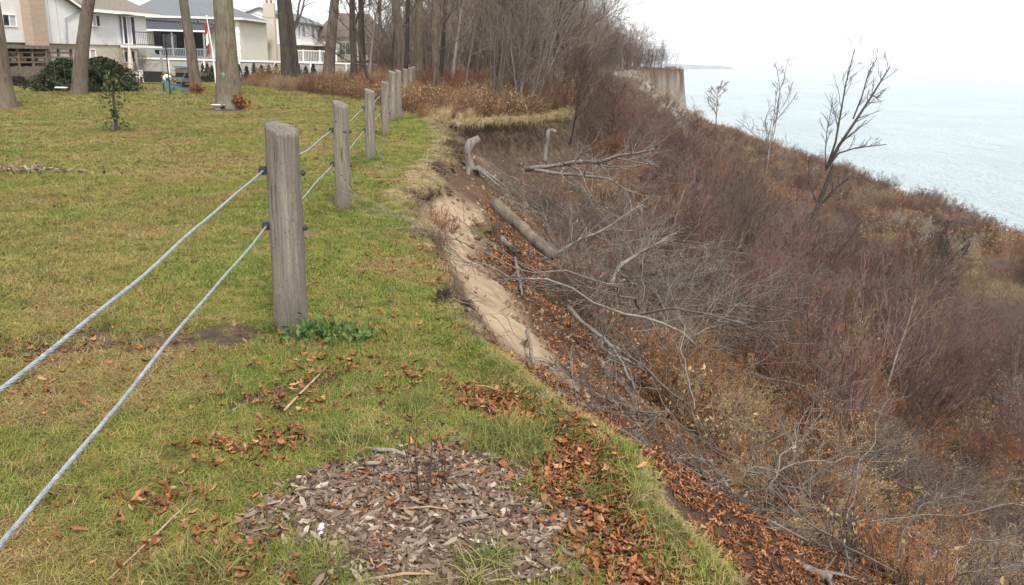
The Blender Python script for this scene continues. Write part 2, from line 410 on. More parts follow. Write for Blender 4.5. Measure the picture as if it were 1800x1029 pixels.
sand_c = mix(n, clay, sand_c0, clay_c)      # the far cliffs are of grey clay
dirt_c = ramp(n, noise(n, P, 6, 6, 0.7), [(0.3, (0.022, 0.014, 0.009)), (0.5, (0.065, 0.042, 0.027)), (0.75, (0.14, 0.095, 0.06))])
litter_c = ramp(n, noise(n, P, 0.5, 8, 0.75), [(0.25, (0.022, 0.013, 0.008)), (0.45, (0.05, 0.026, 0.015)), (0.6, (0.085, 0.046, 0.025)), (0.78, (0.14, 0.09, 0.048))])
col = mix(n, attr_f(n, 'grass'), litter_c, gr_c)
col = mix(n, attr_f(n, 'sand'), col, sand_c)
col = mix(n, attr_f(n, 'soil'), col, dirt_c)
n.links.new(col, b.inputs['Base Color']); b.inputs['Roughness'].default_value = 0.95
bump(n, b, noise(n, P, 14, 6, 0.7), 0.6, 0.03)

def axis(parts):
    a = []
    for lo, hi, s0, s1 in parts:
        x = lo
        while x < hi - 1e-6:
            a.append(x); x += s0 + (s1 - s0) * (x - lo) / (hi - lo)
    return np.array(a + [parts[-1][1]])
xs = axis([(-140, -30, 6, 2), (-30, -4.5, 0.9, 0.14), (-4.5, -2.6, 0.12, 0.045), (-2.6, 3.2, 0.035, 0.035), (3.2, 8, 0.045, 0.25), (8, 66, 0.3, 1.0), (66, 90, 2, 6)])
ys = axis([(-60, -4, 8, 1), (-4, 1.2, 0.8, 0.1), (1.2, 13, 0.032, 0.05), (13, 27, 0.055, 0.12), (27, 80, 0.2, 0.7), (80, 215, 0.75, 1.3), (215, 520, 3, 20)])
X, Y = np.meshgrid(xs, ys); x = X.ravel(); y = Y.ravel()
d = edge_d(x, y); z = H(x, y, d)
nx, ny = len(xs), len(ys)
ii = (np.arange(ny - 1)[:, None] * nx + np.arange(nx - 1)[None]).ravel()
F = np.stack([ii, ii + 1, ii + nx + 1, ii + nx], 1)
V = np.stack([x, y, z], 1)
wg = grass_w(x, y, d); ws = sand_w(x, y, d)
wd = np.maximum(mulch_w(x, y), 0.85 * soil_w(x, y))
wd = np.maximum(wd, sstep(d, 0.01, 0.05) * (1 - sstep(d, 1.2, 2.2)) * sstep(y, 18.5, 20) * (1 - sstep(y, 32, 42)) * 1.0)  # bare scarp soil, darkened to paint in the undercut's shade
wd = np.maximum(wd, sstep(d, 0.02, 0.06) * (1 - sstep(d, 0.14, 0.28)) * sstep(y, 5, 6) * 0.85 * (fbm(x, y, 2, 1.7) > -0.15))
wd = np.maximum(wd, sstep(y, 7, 10) * (1 - sstep(y, 26, 34)) * sstep(d, 0.75, 1.2) * (1 - sstep(d, 3.2, 4.5)) * (0.35 + 0.5 * sstep(fbm(x, y, 3, 1.4), -0.2, 0.3)))
ws = ws * (1 - wd)
dF = d[F].mean(1)
def sub_sheet(name, sel, kind):
    f = F[sel]; u, inv = np.unique(f, return_inverse=True)
    me = mesh_np(name, V[u], [inv.reshape(-1, 4)], m_ground, True)
    for an, w in (('grass', wg), ('sand', ws), ('soil', wd)):
        a = me.attributes.new(an, 'FLOAT', 'POINT'); a.data.foreach_set('value', w[u].astype(np.float32))
    o = link(name, me); o['kind'] = kind; return o
sub_sheet('lawn', dF < 0.04, 'structure')
sub_sheet('bluff_slope', dF >= 0.04, 'structure')

m_water, n, b = mat('lake_water')
P = pos(n)
sw = ramp(n, noise(n, P, 0.02, 3, 0.5), [(0.3, (0.21, 0.28, 0.30)), (0.7, (0.275, 0.345, 0.355))])
n.links.new(sw, b.inputs['Base Color']); b.inputs['Roughness'].default_value = 0.22; b.inputs['IOR'].default_value = 1.33; b.inputs['Specular IOR Level'].default_value = 0.5
h = math_(n, 'ADD', noise(n, P, 0.16, 5, 0.6, (1, 0.6, 1)), math_(n, 'MULTIPLY', noise(n, P, 0.9, 3, 0.6), 0.35))
bump(n, b, h, 1.0, 3.0)
mb = MB(); mb.v = [(40, -400, -16.55), (12000, -400, -16.55), (12000, 14000, -16.55), (40, 14000, -16.55), (40, 520, -16.55), (-600, 520, -16.55), (-600, 14000, -16.55)]
mb.f = [(0, 1, 2, 3), (4, 3, 6, 5)]
mb.build('lake', m_water)['kind'] = 'structure'

m_far = flat('hazed_distant_land', (0.17, 0.20, 0.22), 1.0, 0.3, 0.01)  # pale blue grey: aerial haze put into the land's colour
fx = np.linspace(-900, 0, 60); top = []
pts = []
for i, t in enumerate(np.linspace(0, 1, 60)):
    X0 = 60 + 560 * t; Y0 = 1400 + 1000 * t
    hgt = (17 + 5 * float(fbm(np.array([t * 9.0]), np.array([0.5]), 3)[0])) * (1 - 0.55 * t) if t < 0.97 else 2.0
    pts.append((X0, Y0, hgt))
V2 = []; F2 = []
for i, (X0, Y0, hh) in enumerate(pts):
    V2 += [(X0, Y0, -18), (X0 - 14, Y0 + 6, -16.5 + hh), (X0 - 260, Y0 + 60, -16.5 + hh * 1.02), (X0 - 300, Y0 + 70, -18)]
    if i:
        o = 4 * i
        for k in range(3): F2.append((o - 4 + k, o + k, o + k + 1, o - 3 + k))
mesh = mesh_np('far_shore', np.array(V2), [np.array(F2)], m_far)
link('far_shore', mesh)['kind'] = 'structure'

# ================================================================== HOUSES AND YARD
def siding_mat(name, c, step=0.2, dark=0.55):
    m, n, b = mat(name)
    sx = N(n, 'ShaderNodeSeparateXYZ'); n.links.new(objc(n), sx.inputs[0])
    f = math_(n, 'FRACT', math_(n, 'DIVIDE', sx.outputs['Z'], step))
    g = noise(n, objc(n), 1.3, 4, 0.6)
    base = ramp(n, g, [(0.3, tuple(v * 0.88 for v in c)), (0.7, c)])
    n.links.new(base, b.inputs['Base Color']); bump(n, b, f, 1.0, 0.02); b.inputs['Roughness'].default_value = 0.5
    return m
def brick_mat(name, c1, c2, mort):
    m, n, b = mat(name)
    t = N(n, 'ShaderNodeTexBrick'); t.inputs['Scale'].default_value = 1.0; t.inputs['Brick Width'].default_value = 0.24; t.inputs['Row Height'].default_value = 0.08
    t.inputs['Mortar Size'].default_value = 0.012
    sx = N(n, 'ShaderNodeSeparateXYZ'); n.links.new(objc(n), sx.inputs[0])
    cb = N(n, 'ShaderNodeCombineXYZ'); n.links.new(math_(n, 'ADD', sx.outputs['X'], sx.outputs['Y']), cb.inputs['X']); n.links.new(sx.outputs['Z'], cb.inputs['Y'])
    n.links.new(cb.outputs[0], t.inputs['Vector'])
    for s, v in (('Color1', c1), ('Color2', c2), ('Mortar', mort)): t.inputs[s].default_value = (*v, 1)
    n.links.new(t.outputs['Color'], b.inputs['Base Color']); bump(n, b, math_(n, 'SUBTRACT', 1.0, t.outputs['Fac']), 0.5, 0.01)
    return m
m_white = siding_mat('white_siding', (0.80, 0.80, 0.80))
m_trim = flat('white_trim', (0.78, 0.78, 0.76), 0.5, 0.06)
m_brown_brick = brick_mat('brown_brick', (0.34, 0.22, 0.15), (0.40, 0.29, 0.21), (0.42, 0.36, 0.30))
m_tan_brick = brick_mat('tan_brick', (0.44, 0.37, 0.30), (0.50, 0.44, 0.36), (0.5, 0.46, 0.4))
m_pale_brick = brick_mat('pale_brick', (0.66, 0.63, 0.57), (0.72, 0.69, 0.63), (0.68, 0.65, 0.6))
m_roof_brown = flat('brown_shingle', (0.17, 0.145, 0.125), 0.95, 0.3, 6, bmp=0.4)
m_roof_grey = flat('grey_shingle', (0.135, 0.145, 0.155), 0.95, 0.25, 6, bmp=0.4)
m_roof_dark = flat('dark_shingle', (0.05, 0.055, 0.065), 0.9, 0.3, 6)
m_roof_red = flat('russet_shingle', (0.11, 0.082, 0.072), 0.95, 0.3, 6)
m_glass, n, b = mat('window_glass'); b.inputs['Base Color'].default_value = (0.045, 0.055, 0.065, 1); b.inputs['Roughness'].default_value = 0.06; b.inputs['Specular IOR Level'].default_value = 0.6
n.links.new(ramp(n, noise(n, objc(n), 0.8, 2), [(0.4, (0.02, 0.025, 0.03)), (0.7, (0.09, 0.10, 0.11))]), b.inputs['Base Color'])
m_curtain = flat('pale_curtain', (0.42, 0.43, 0.44), 0.7, 0.12, 5)
m_dark = flat('near_black', (0.018, 0.017, 0.017), 0.8, 0.3)  # plain near-black for bin, shelter back and porch panel
m_greywood = flat('grey_painted_wood', (0.26, 0.27, 0.28), 0.7, 0.2, 8)
m_oldwood = flat('weathered_lumber', (0.16, 0.125, 0.10), 0.9, 0.4, 5, bmp=0.3)
m_tanwood = flat('tan_lumber', (0.33, 0.22, 0.13), 0.85, 0.3, 6)
m_plastic_w = flat('white_plastic', (0.78, 0.77, 0.74), 0.35, 0.05)
m_black = flat('black_plastic', (0.018, 0.018, 0.02), 0.45, 0.3)
m_canvas = flat('beige_canvas', (0.55, 0.49, 0.42), 0.9, 0.12, 10)
m_metal_blk = flat('black_iron', (0.02, 0.02, 0.022), 0.5, 0.3, metal=0.3)
m_stone = flat('grey_concrete', (0.34, 0.32, 0.30), 0.9, 0.2, 4, bmp=0.3)
m_teal = flat('faded_teal_paint', (0.075, 0.165, 0.19), 0.6, 0.2, 8)
m_red = flat('red_cloth', (0.36, 0.03, 0.035), 0.8, 0.15)
m_pot = flat('red_clay_pot', (0.38, 0.10, 0.08), 0.8, 0.2)

def place_on(e, px, py):
    """pixel -> (u, z) on the vertical plane local y = 0 of an unparented empty e"""
    dirv = ray(px, py); o = np.array(e.location); c, s = math.cos(e.rotation_euler.z), math.sin(e.rotation_euler.z)
    nrm = np.array([-s, c, 0]); t = (nrm @ (o - CAM)) / (nrm @ dirv); Q = CAM + t * dirv - o
    return float(Q[0] * c + Q[1] * s), float(Q[2])
def window(par, u0, u1, z0, z1, mull=(1, 0), y=0.0, glass=None, name='window', framem=None, fw=0.07):
    fm = framem or m_trim
    w = MB()
    for zz in (z0, z1): w.box(((u0 + u1) / 2, y - 0.03, zz), (u1 - u0 + fw, 0.1, fw))
    for uu in (u0, u1): w.box((uu, y - 0.03, (z0 + z1) / 2), (fw, 0.098, z1 - z0 - fw))
    for k in range(mull[0]): w.box((u0 + (u1 - u0) * (k + 1) / (mull[0] + 1), y - 0.035, (z0 + z1) / 2), (0.05, 0.07, z1 - z0 - fw))
    for k in range(mull[1]): w.box(((u0 + u1) / 2, y - 0.033, z0 + (z1 - z0) * (k + 1) / (mull[1] + 1)), (u1 - u0 - fw, 0.06, 0.045))
    f = w.build(name, fm, par)
    k = mull[0] + 1
    for i in range(k):
        a = u0 + (u1 - u0) * i / k; c = u0 + (u1 - u0) * (i + 1) / k
        g = MB().box(((a + c) / 2, y - 0.012, (z0 + z1) / 2), (c - a - 0.05, 0.02, z1 - z0 - 0.06))
        g.build('pane', (glass[i] if isinstance(glass, (list, tuple)) else glass) or m_glass, f)
    return f

# ---- white house with the brown brick chimney
A = empty('house', (-33.5, 64, -1.1), math.atan2(0.986, 0.165), 'white sided house with tall brown brick chimney and brown roof', 'house')
pa = lambda px, py: place_on(A, px, py)
u_l, u_r = pa(0, 60)[0] - 4.5, pa(262, 60)[0]
z_mid = pa(250, 81)[1]; z_eave = pa(250, 28)[1]; u_rake = pa(141, 17)[0]
zb = -0.3
mbx = MB().box(((u_l + u_r) / 2, 4.0, (zb + z_mid) / 2 - 0.1), (u_r - u_l - 0.4, 7.4, z_mid - zb + 0.2)); mbx.build('lower_wall', m_tan_brick, A)
# upper storey: gabled block on the left, eaved wing on the right
gw = u_rake - u_l; apex = z_eave + gw * 0.5 * 0.42
mbx = MB(); o0 = 0
mbx.add([(u_l, 0, z_mid), (u_rake, 0, z_mid), (u_rake, 0, z_eave), ((u_l + u_rake) / 2, 0, apex), (u_l, 0, z_eave), (u_l, 7.8, z_mid), (u_rake, 7.8, z_mid), (u_rake, 7.8, z_eave), ((u_l + u_rake) / 2, 7.8, apex), (u_l, 7.8, z_eave)],
        [(0, 1, 2, 3, 4), (5, 9, 8, 7, 6), (0, 4, 9, 5), (1, 6, 7, 2), (0, 5, 6, 1), (2, 7, 8, 3), (3, 8, 9, 4)])
mbx.box(((u_rake + u_r) / 2 + 0.002, 4.05, (z_mid + z_eave) / 2), (u_r - u_rake, 7.7, z_eave - z_mid - 0.004))
mbx.build('upper_wall', m_white, A)
r = MB(); hw = gw / 2; um = (u_l + u_rake) / 2
for s in (-1, 1):
    e = um + s * (hw + 0.45); ze = apex - (hw + 0.45) * 0.42
    r.add([(um, -0.4, apex + 0.02), (e, -0.4, ze + 0.02), (e, 8.2, ze + 0.02), (um, 8.2, apex + 0.02), (um, -0.4, apex + 0.2), (e, -0.4, ze + 0.18), (e, 8.2, ze + 0.18), (um, 8.2, apex + 0.2)],
          [(0, 1, 2, 3), (4, 7, 6, 5), (0, 4, 5, 1), (1, 5, 6, 2), (2, 6, 7, 3), (3, 7, 4, 0)])
wing_r = pa(268, 30)[0]
r.add([(u_rake + 0.5, -0.6, z_eave + 0.03), (wing_r, -0.6, z_eave + 0.03), (wing_r, 4, z_eave + 1.9), (u_rake + 0.5, 4, z_eave + 1.9), (u_rake + 0.5, 8.5, z_eave), (wing_r, 8.5, z_eave),
       (u_rake + 0.5, -0.6, z_eave + 0.17), (wing_r, -0.6, z_eave + 0.17), (wing_r, 4, z_eave + 2.06), (u_rake + 0.5, 4, z_eave + 2.06), (u_rake + 0.5, 8.5, z_eave + 0.15), (wing_r, 8.5, z_eave + 0.15)],
      [(6, 7, 8, 9), (9, 8, 11, 10), (0, 3, 2, 1), (3, 4, 5, 2), (0, 1, 7, 6), (4, 10, 11, 5), (1, 2, 8, 7), (2, 5, 11, 8), (0, 6, 9, 3), (3, 9, 10, 4)])
r.build('roof', m_roof_brown, A)
g = MB().box(((u_rake + wing_r) / 2 + 0.3, -0.66, z_eave + 0.08), (wing_r - u_rake - 0.5, 0.1, 0.17))
for s in (-1, 1):
    e = um + s * (hw + 0.45); ze = apex - (hw + 0.45) * 0.42
    g.add([(um, -0.43, apex - 0.05), (e, -0.43, ze - 0.05), (e, -0.43, ze + 0.14), (um, -0.43, apex + 0.16), (um, -0.37, apex - 0.05), (e, -0.37, ze - 0.05), (e, -0.37, ze + 0.14), (um, -0.37, apex + 0.16)],
          [(0, 1, 2, 3), (7, 6, 5, 4), (0, 4, 5, 1), (3, 2, 6, 7), (1, 5, 6, 2), (0, 3, 7, 4)])
g.build('fascia', m_trim, A)
c0, c1 = pa(42, 60)[0], pa(69, 60)[0]
ch = MB().box(((c0 + c1) / 2, -0.36, (zb + apex + 1.6) / 2), (c1 - c0, 0.7, apex + 1.6 - zb)).build('chimney', m_brown_brick, A)
MB().box(((c0 + c1) / 2, -0.36, apex + 1.66), (c1 - c0 + 0.16, 0.86, 0.12)).build('chimney_cap', m_stone, ch)
a0, zt = pa(2, 25); a1, zl = pa(29, 47); window(A, a0, a1, zl, zt, (1, 0), 0, (m_glass, m_curtain))
a0, zt = pa(160, 26); a1, zl = pa(176, 47); window(A, a0, a1, zl, zt, (1, 0), 0, (m_curtain, m_glass))
a0, zt = pa(213, 28); a1, zl = pa(239, 73); window(A, a0, a1, z_mid + 0.12, zt, (2, 0), 0, (m_glass, m_curtain, m_glass), 'patio_door')
a0, zt = pa(162, 87); a1, zl = pa(175, 117); window(A, a0, a1, zb + 0.6, zt, (0, 0), 0.26, m_curtain, 'lower_window')
a0, zt = pa(222, 90); a1, zl = pa(242, 110); window(A, a0, a1, zl, zt, (1, 0), 0.26, m_glass, 'lower_window')
bl = pa(211, 75)[0]; br = pa(262, 76)[0]
bal = MB().box(((bl + br) / 2, -0.62, z_mid - 0.08), (br - bl, 1.2, 0.16)).build('balcony', m_trim, A)
rl = MB()
for zz in (z_mid + 1.08, z_mid + 0.12): rl.box(((bl + br) / 2, -1.18, zz), (br - bl, 0.05, 0.05))
for k in range(17): rl.box((bl + (br - bl) * k / 16, -1.18, z_mid + 0.56), (0.022, 0.022, 1.1))
rl.build('railing', m_metal_blk, bal)
dp = MB(); q = [pa(137, 20), pa(114, 32), pa(116, 78)]
dp.tube([(q[0][0], -0.1, q[0][1]), (q[1][0], -0.1, q[1][1]), (q[2][0], -0.1, q[2][1])], 0.05, 6); dp.build('downspout', m_greywood, A)

# ---- lumber shelter and board fence below the chimney
T = empty('lumber_shelter', (-33.5 + 1.9, 64 - 0.3, -1.1), A.rotation_euler.z, 'weathered brown timber shelter with cluttered shelves below white house', 'shelter')
pt = lambda px, py: place_on(T, px, py)
u0, u1 = pt(-40, 100)[0], pt(114, 100)[0]; zt = pt(60, 83)[1]; zm = pt(60, 116)[1]
MB().box(((u0 + u1) / 2, 0.4, zt), (u1 - u0, 2.4, 0.22)).build('roof_beam', m_oldwood, T)
for k in range(7): MB().box((u0 + 0.1 + (u1 - u0 - 0.2) * k / 6, -0.6, (zt - 0.1) / 2), (0.14, 0.14, zt - 0.12)).build('post', m_oldwood, T)
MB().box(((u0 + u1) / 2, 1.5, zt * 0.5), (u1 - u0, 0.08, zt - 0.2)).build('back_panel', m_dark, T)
for k, zz in enumerate(np.linspace(zm + 0.25, zt - 0.35, 3)): MB().box(((u0 + u1) / 2, -0.3, zz), (u1 - u0 - 0.1, 0.7, 0.09)).build('shelf', m_oldwood, T)
k = 0; uu = u0 + 0.05
while uu < u1:
    MB().box((uu + 0.12, -0.72 + 0.015 * math.sin(k * 2.1), (zm + 0.1 * math.sin(k * 1.7) * 0.3) / 2), (0.225, 0.04, zm + 0.03 * math.sin(k * 1.7))).build('board', m_oldwood, T); uu += 0.25; k += 1
rr_ = random.Random(5)
for k in range(9):
    uu = rr_.uniform(u0 + 1.5, u1 - 0.3); zz = rr_.choice(list(np.linspace(zm + 0.25, zt - 0.35, 3))) + 0.2
    cr = MB().box((0, 0, 0), (rr_.uniform(0.3, 0.7), 0.35, rr_.uniform(0.12, 0.3)), rr_.uniform(-0.3, 0.3)); o = cr.build('stored_box', rr_.choice([m_canvas, m_plastic_w, m_tanwood]), None)
    M0 = Matrix.Translation(T.location) @ Matrix.Rotation(T.rotation_euler.z, 4, 'Z'); o.location = M0 @ Vector((uu, -0.3, zz))
    o.rotation_euler = (0, 0, T.rotation_euler.z)
    tag(o, 'pale box or board stored on the shelves of the timber shelter', 'box', 'clutter stored in the timber shelter')

# ---- pale brick house with the porch
Bh = empty('house', (-39.5, 92, 0.0), 0.0, 'pale brick house with grey hipped roof and dark covered porch', 'house')
pb = lambda px, py: place_on(Bh, px, py)
ul, ur = pb(225, 60)[0], pb(421, 60)[0]; ze = pb(340, 31)[1]
MB().box(((ul + ur) / 2, 5, ze / 2), (ur - ul, 10, ze)).build('wall', m_pale_brick, Bh)
r = MB(); e = 0.55; zr = ze + 2.15; rl_, rr2 = pb(240, 6)[0], pb(342, 6)[0]
r.add([(ul - e, -e, ze), (ur + e, -e, ze), (ur + e, 10 + e, ze), (ul - e, 10 + e, ze), (rl_, 5, zr), (rr2, 5, zr)], [(0, 1, 5, 4), (1, 2, 5), (2, 3, 4, 5), (3, 0, 4), (0, 3, 2, 1)])
r.build('roof', m_roof_grey, Bh)
fa = MB()
fa.box(((ul + ur) / 2, -e - 0.05, ze - 0.02), (ur - ul + 2 * e + 0.2, 0.1, 0.2)); fa.box((ur + e + 0.05, 5, ze - 0.02), (0.1, 10 + 2 * e, 0.2)); fa.build('gutter', m_trim, Bh)
q = MB(); k = 0
while 0.4 + k * 0.42 < ze - 0.2: q.box((ur - 0.16, 0.0, 0.5 + k * 0.42), (0.4 if k % 2 else 0.28, 0.1, 0.34)); k += 1
q.build('quoins', m_trim, Bh)
a0, zt2 = pb(345, 36); a1, zl2 = pb(352, 52); window(Bh, a0, a1, zl2, zt2, (0, 0), 0)
a0, zt2 = pb(362, 33); a1, zl2 = pb(370, 50); window(Bh, a0, a1, zl2, zt2, (0, 1), 0)
cx, cz = pb(373, 6); MB().box((cx, 5.4, cz / 2 + 0.6), (0.75, 0.6, cz + 1.2)).build('chimney', m_stone, Bh)
pl, pr = pb(258, 60)[0], pb(384, 60)[0]; zp = pb(320, 56)[1]; zf = pb(320, 101)[1]
po = MB(); po.add([(pl, -3.2, zp), (pr, -3.2, zp), (pr, -0.02, zp + 0.75), (pl, -0.02, zp + 1.0), (pl, -3.2, zp + 0.14), (pr, -3.2, zp + 0.14), (pr, -0.02, zp + 0.9), (pl, -0.02, zp + 1.15)],
       [(0, 3, 2, 1), (4, 5, 6, 7), (0, 1, 5, 4), (1, 2, 6, 5), (2, 3, 7, 6), (3, 0, 4, 7)])
porch = po.build('porch_roof', m_roof_dark, Bh)
MB().box(((pl + pr) / 2, -3.26, zp + 0.03), (pr - pl + 0.1, 0.1, 0.16)).build('porch_fascia', m_trim, porch)
for px in (261, 323, 345, 377): MB().box((pb(px, 70)[0], -3.05, (zf + zp) / 2), (0.16, 0.16, zp - zf)).build('porch_post', m_greywood, porch)
MB().box(((pl + pr) / 2, -1.6, zf - 0.1), (pr - pl, 3.2, 0.2)).build('deck', m_greywood, Bh)
MB().box(((pl + pr) / 2 - 0.2, -0.12, (zf + zp) / 2 + 0.1), ((pr - pl) * 0.74, 0.2, zp - zf - 0.2)).build('dark_porch_panel', m_dark, Bh)  # solid near-black panel across the porch wall
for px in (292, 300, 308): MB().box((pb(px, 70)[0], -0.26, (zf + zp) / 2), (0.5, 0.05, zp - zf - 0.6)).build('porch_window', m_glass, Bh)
lr_ = MB(); a, c_ = pb(303, 90)[0], pr; zh = pb(320, 86)[1]
lr_.box(((a + c_) / 2, -3.1, zh), (c_ - a, 0.1, 0.1)); lr_.box(((a + c_) / 2, -3.1, zf + 0.12), (c_ - a, 0.08, 0.08))
k = 0
while a + 0.16 * k < c_: lr_.box((a + 0.16 * k, -3.1, (zh + zf) / 2 + 0.05), (0.05, 0.05, zh - zf - 0.14)); k += 1
lr_.build('railing', m_greywood, Bh)
st = MB()
for s in range(6): st.box((a - 0.15 - 0.26 * s, -2.4, zf - 0.1 - 0.17 * s), (0.3, 1.2, 0.06))
st.box((a - 0.75, -3.05, zf + 0.45), (2.0, 0.08, 0.09), ry=0.58)
st.build('stairs', m_greywood, Bh)

# ---- white gabled house with the tall chimney
Ch = empty('house', (-31.4, 105, 0.3), 0.0, 'white gabled house over tan brick with a tall twin pot chimney', 'house')
pc = lambda px, py: place_on(Ch, px, py)
hw = 3.65; ze = pc(511, 37)[1]; zap = pc(455, 15)[1]; zmid = pc(440, 77)[1]
MB().box((0, 9, zmid / 2), (2 * hw - 0.1, 17.9, zmid)).build('lower_wall', m_tan_brick, Ch)
u = MB(); u.add([(-hw, 0, zmid), (hw, 0, zmid), (hw, 0, ze), (0, 0, zap), (-hw, 0, ze), (-hw, 18, zmid), (hw, 18, zmid), (hw, 18, ze), (0, 18, zap), (-hw, 18, ze)],
      [(0, 1, 2, 3, 4), (5, 9, 8, 7, 6), (0, 4, 9, 5), (1, 6, 7, 2), (0, 5, 6, 1), (2, 7, 8, 3), (3, 8, 9, 4)]); u.build('upper_wall', m_white, Ch)
r = MB(); sl = (zap - ze) / hw
for s in (-1, 1):
    ee = s * (hw + 0.5); z_ = zap - (hw + 0.5) * sl
    r.add([(0, -0.3, zap + 0.02), (ee, -0.3, z_ + 0.02), (ee, 18.3, z_ + 0.02), (0, 18.3, zap + 0.02), (0, -0.3, zap + 0.18), (ee, -0.3, z_ + 0.18), (ee, 18.3, z_ + 0.18), (0, 18.3, zap + 0.18)],
          [(0, 1, 2, 3), (4, 7, 6, 5), (0, 4, 5, 1), (1, 5, 6, 2), (2, 6, 7, 3), (3, 7, 4, 0)])
r.build('roof', m_roof_grey, Ch)
c0, zc = pc(465, 6); c1 = pc(484, 6)[0]
ch = MB().box(((c0 + c1) / 2, -0.4, zc / 2), (c1 - c0, 0.8, zc)).build('chimney', m_tan_brick, Ch)
for k in (0.3, 0.7): MB().lathe([(0.16, 0), (0.19, 0.3), (0.2, 0.34)], (c0 + (c1 - c0) * k, -0.4, zc), 10).build('chimney_pot', m_pot, ch)
a0, zt2 = pc(423, 43); a1, zl2 = pc(433, 57); window(Ch, a0, a1, zl2, zt2, (1, 1), 0)
a0, zt2 = pc(421, 74); a1, zl2 = pc(434, 90)
pd = MB().box(((a0 + a1) / 2 + 0.2, -0.9, zt2 + 0.5), (a1 - a0 + 1.2, 2, 0.12), rx=0.2).build('entry_canopy', m_trim, Ch); MB().box((a1 + 0.75, -1.7, zt2 / 2), (0.12, 0.12, zt2 + 0.6)).build('canopy_post', m_trim, pd)
window(Ch, a0, a1, zl2, zt2, (1, 1), -0.02)
MB().box(((a0 + a1) / 2 + 0.2, -2.2, 0.75), (1.9, 0.06, 1.0)).build('wooden_screen', m_tanwood, Ch)
# lake-facing side: windows in local frame turned by 90 degrees
def side(f): f.location = (hw, 0, 0); f.rotation_euler = (0, 0, PI / 2)
side(MB().box((9, -0.55, zmid + 0.06), (17.6, 1.1, 0.14)).build('side_overhang', m_trim, Ch))
for (ua, ub) in ((3.2, 4.4), (5.2, 6.8), (10, 11.5), (13, 14.6)): side(window(Ch, ua, ub, zmid + 1.0, ze - 0.35, (1, 0), 0, (m_curtain, m_glass)))
for (ua, ub) in ((5.6, 7.6), (12.6, 14.8)): side(window(Ch, ua, ub, 0.35, zmid - 0.35, (1, 0), 0.05, m_glass))
# ---- brown roofed house half hidden by trunks, white garage
Dh = empty('house', (-23.5, 120, 0.4), 0.1, 'low tan house with brown roof half hidden behind tree trunks', 'house')
MB().box((0, 4, 1.7), (9, 8, 3.4)).build('wall', m_tan_brick, Dh)
r = MB(); r.add([(-5, -0.6, 3.3), (5, -0.6, 3.3), (5, 8.6, 3.3), (-5, 8.6, 3.3), (-2.5, 4, 6.6), (2.5, 4, 6.6)], [(0, 1, 5, 4), (1, 2, 5), (2, 3, 4, 5), (3, 0, 4), (0, 3, 2, 1)]); r.build('roof', m_roof_red, Dh)
window(Dh, -1.5, 0.2, 0.9, 2.6, (1, 0), 0); window(Dh, 2, 3.4, 0.9, 2.6, (1, 0), 0)
gx = at_y(722, 105, 88)
Gh = empty('garage', (gx[0], 88, 0.2), -0.1, 'small white garage with grey roof seen between trunks', 'garage')
MB().box((0, 2.5, 0.9), (2.6, 4, 1.8)).build('wall', m_white, Gh); r = MB(); r.add([(-1.6, 0.2, 1.75), (1.6, 0.2, 1.75), (1.6, 4.8, 1.75), (-1.6, 4.8, 1.75), (0, 1.6, 2.6), (0, 3.4, 2.6)], [(0, 1, 4), (1, 2, 5, 4), (2, 3, 5), (3, 0, 4, 5), (0, 3, 2, 1)]); r.build('roof', m_roof_grey, Gh)
MB().box((0, 0.47, 0.75), (1.9, 0.06, 1.4)).build('garage_door', m_trim, Gh)

# ---- retaining wall with white cap, white railing behind it
Rw = empty('retaining_wall', (-20.5, 72.4, -0.6), 0, 'long low grey retaining wall with a white cap rail', 'wall')
MB().box((0, 0, 0.62), (25, 0.5, 1.3)).build('wall_face', m_stone, Rw)
MB().box((0, -0.02, 1.33), (25.1, 0.62, 0.12)).build('cap', m_trim, Rw)
for k in range(9): MB().box((-12 + 3 * k, -0.29, 0.62), (0.12, 0.08, 1.28)).build('pilaster', m_trim, Rw)
wr = empty('white_railing', (at_y(548, 100, 80)[0], 80, 0.55), 0, 'white picket railing on the terrace above the grey wall', 'railing')
rm = MB()
for zz in (1.15, 0.15): rm.box((0, 0, zz), (4.6, 0.06, 0.08))
rm.build('rail', m_trim, wr); rm = MB()
for k in range(31): rm.box((-2.25 + 0.15 * k, 0, 0.65), (0.035, 0.035, 0.95))
rm.build('picket', m_trim, wr)
for k in range(4): MB().box((-2.3 + 4.6 * k / 3, 0, 0.6), (0.12, 0.12, 1.3)).build('rail_post', m_trim, wr)

# ---- yard furniture
def ground(x, y): return float(H(np.array([x]), np.array([y]))[0])
def stand(px, py):
    q = hit(px, py); return (q[0], q[1], q[2])
# white table and two chairs on the patio
m_patio = flat('pale_patio_slab', (0.42, 0.38, 0.33), 0.9, 0.15, 2)
qx = stand(255, 141)
pq = MB().box((0, 0, 0), (4.6, 9, 0.12), A.rotation_euler.z - PI / 2).build('patio', m_patio); pq.location = (qx[0] - 1.2, qx[1] + 1.5, qx[2] + 0.02); pq['kind'] = 'structure'
zpat = qx[2] + 0.08
tb = at_y(230, 133, 66); tbl = empty('patio_table', (tb[0], tb[1], zpat), 0.1, 'white plastic table on the patio between two white chairs', 'table')
MB().lathe([(0.02, 0.70), (0.55, 0.70), (0.57, 0.72), (0.57, 0.74), (0.02, 0.745)], n=20).build('tabletop', m_plastic_w, tbl)
for a in range(4): MB().tube([(0.42 * math.cos(a * PI / 2 + .78), 0.42 * math.sin(a * PI / 2 + .78), 0), (0.34 * math.cos(a * PI / 2 + .78), 0.34 * math.sin(a * PI / 2 + .78), 0.7)], 0.035, 6).build('leg', m_plastic_w, tbl)
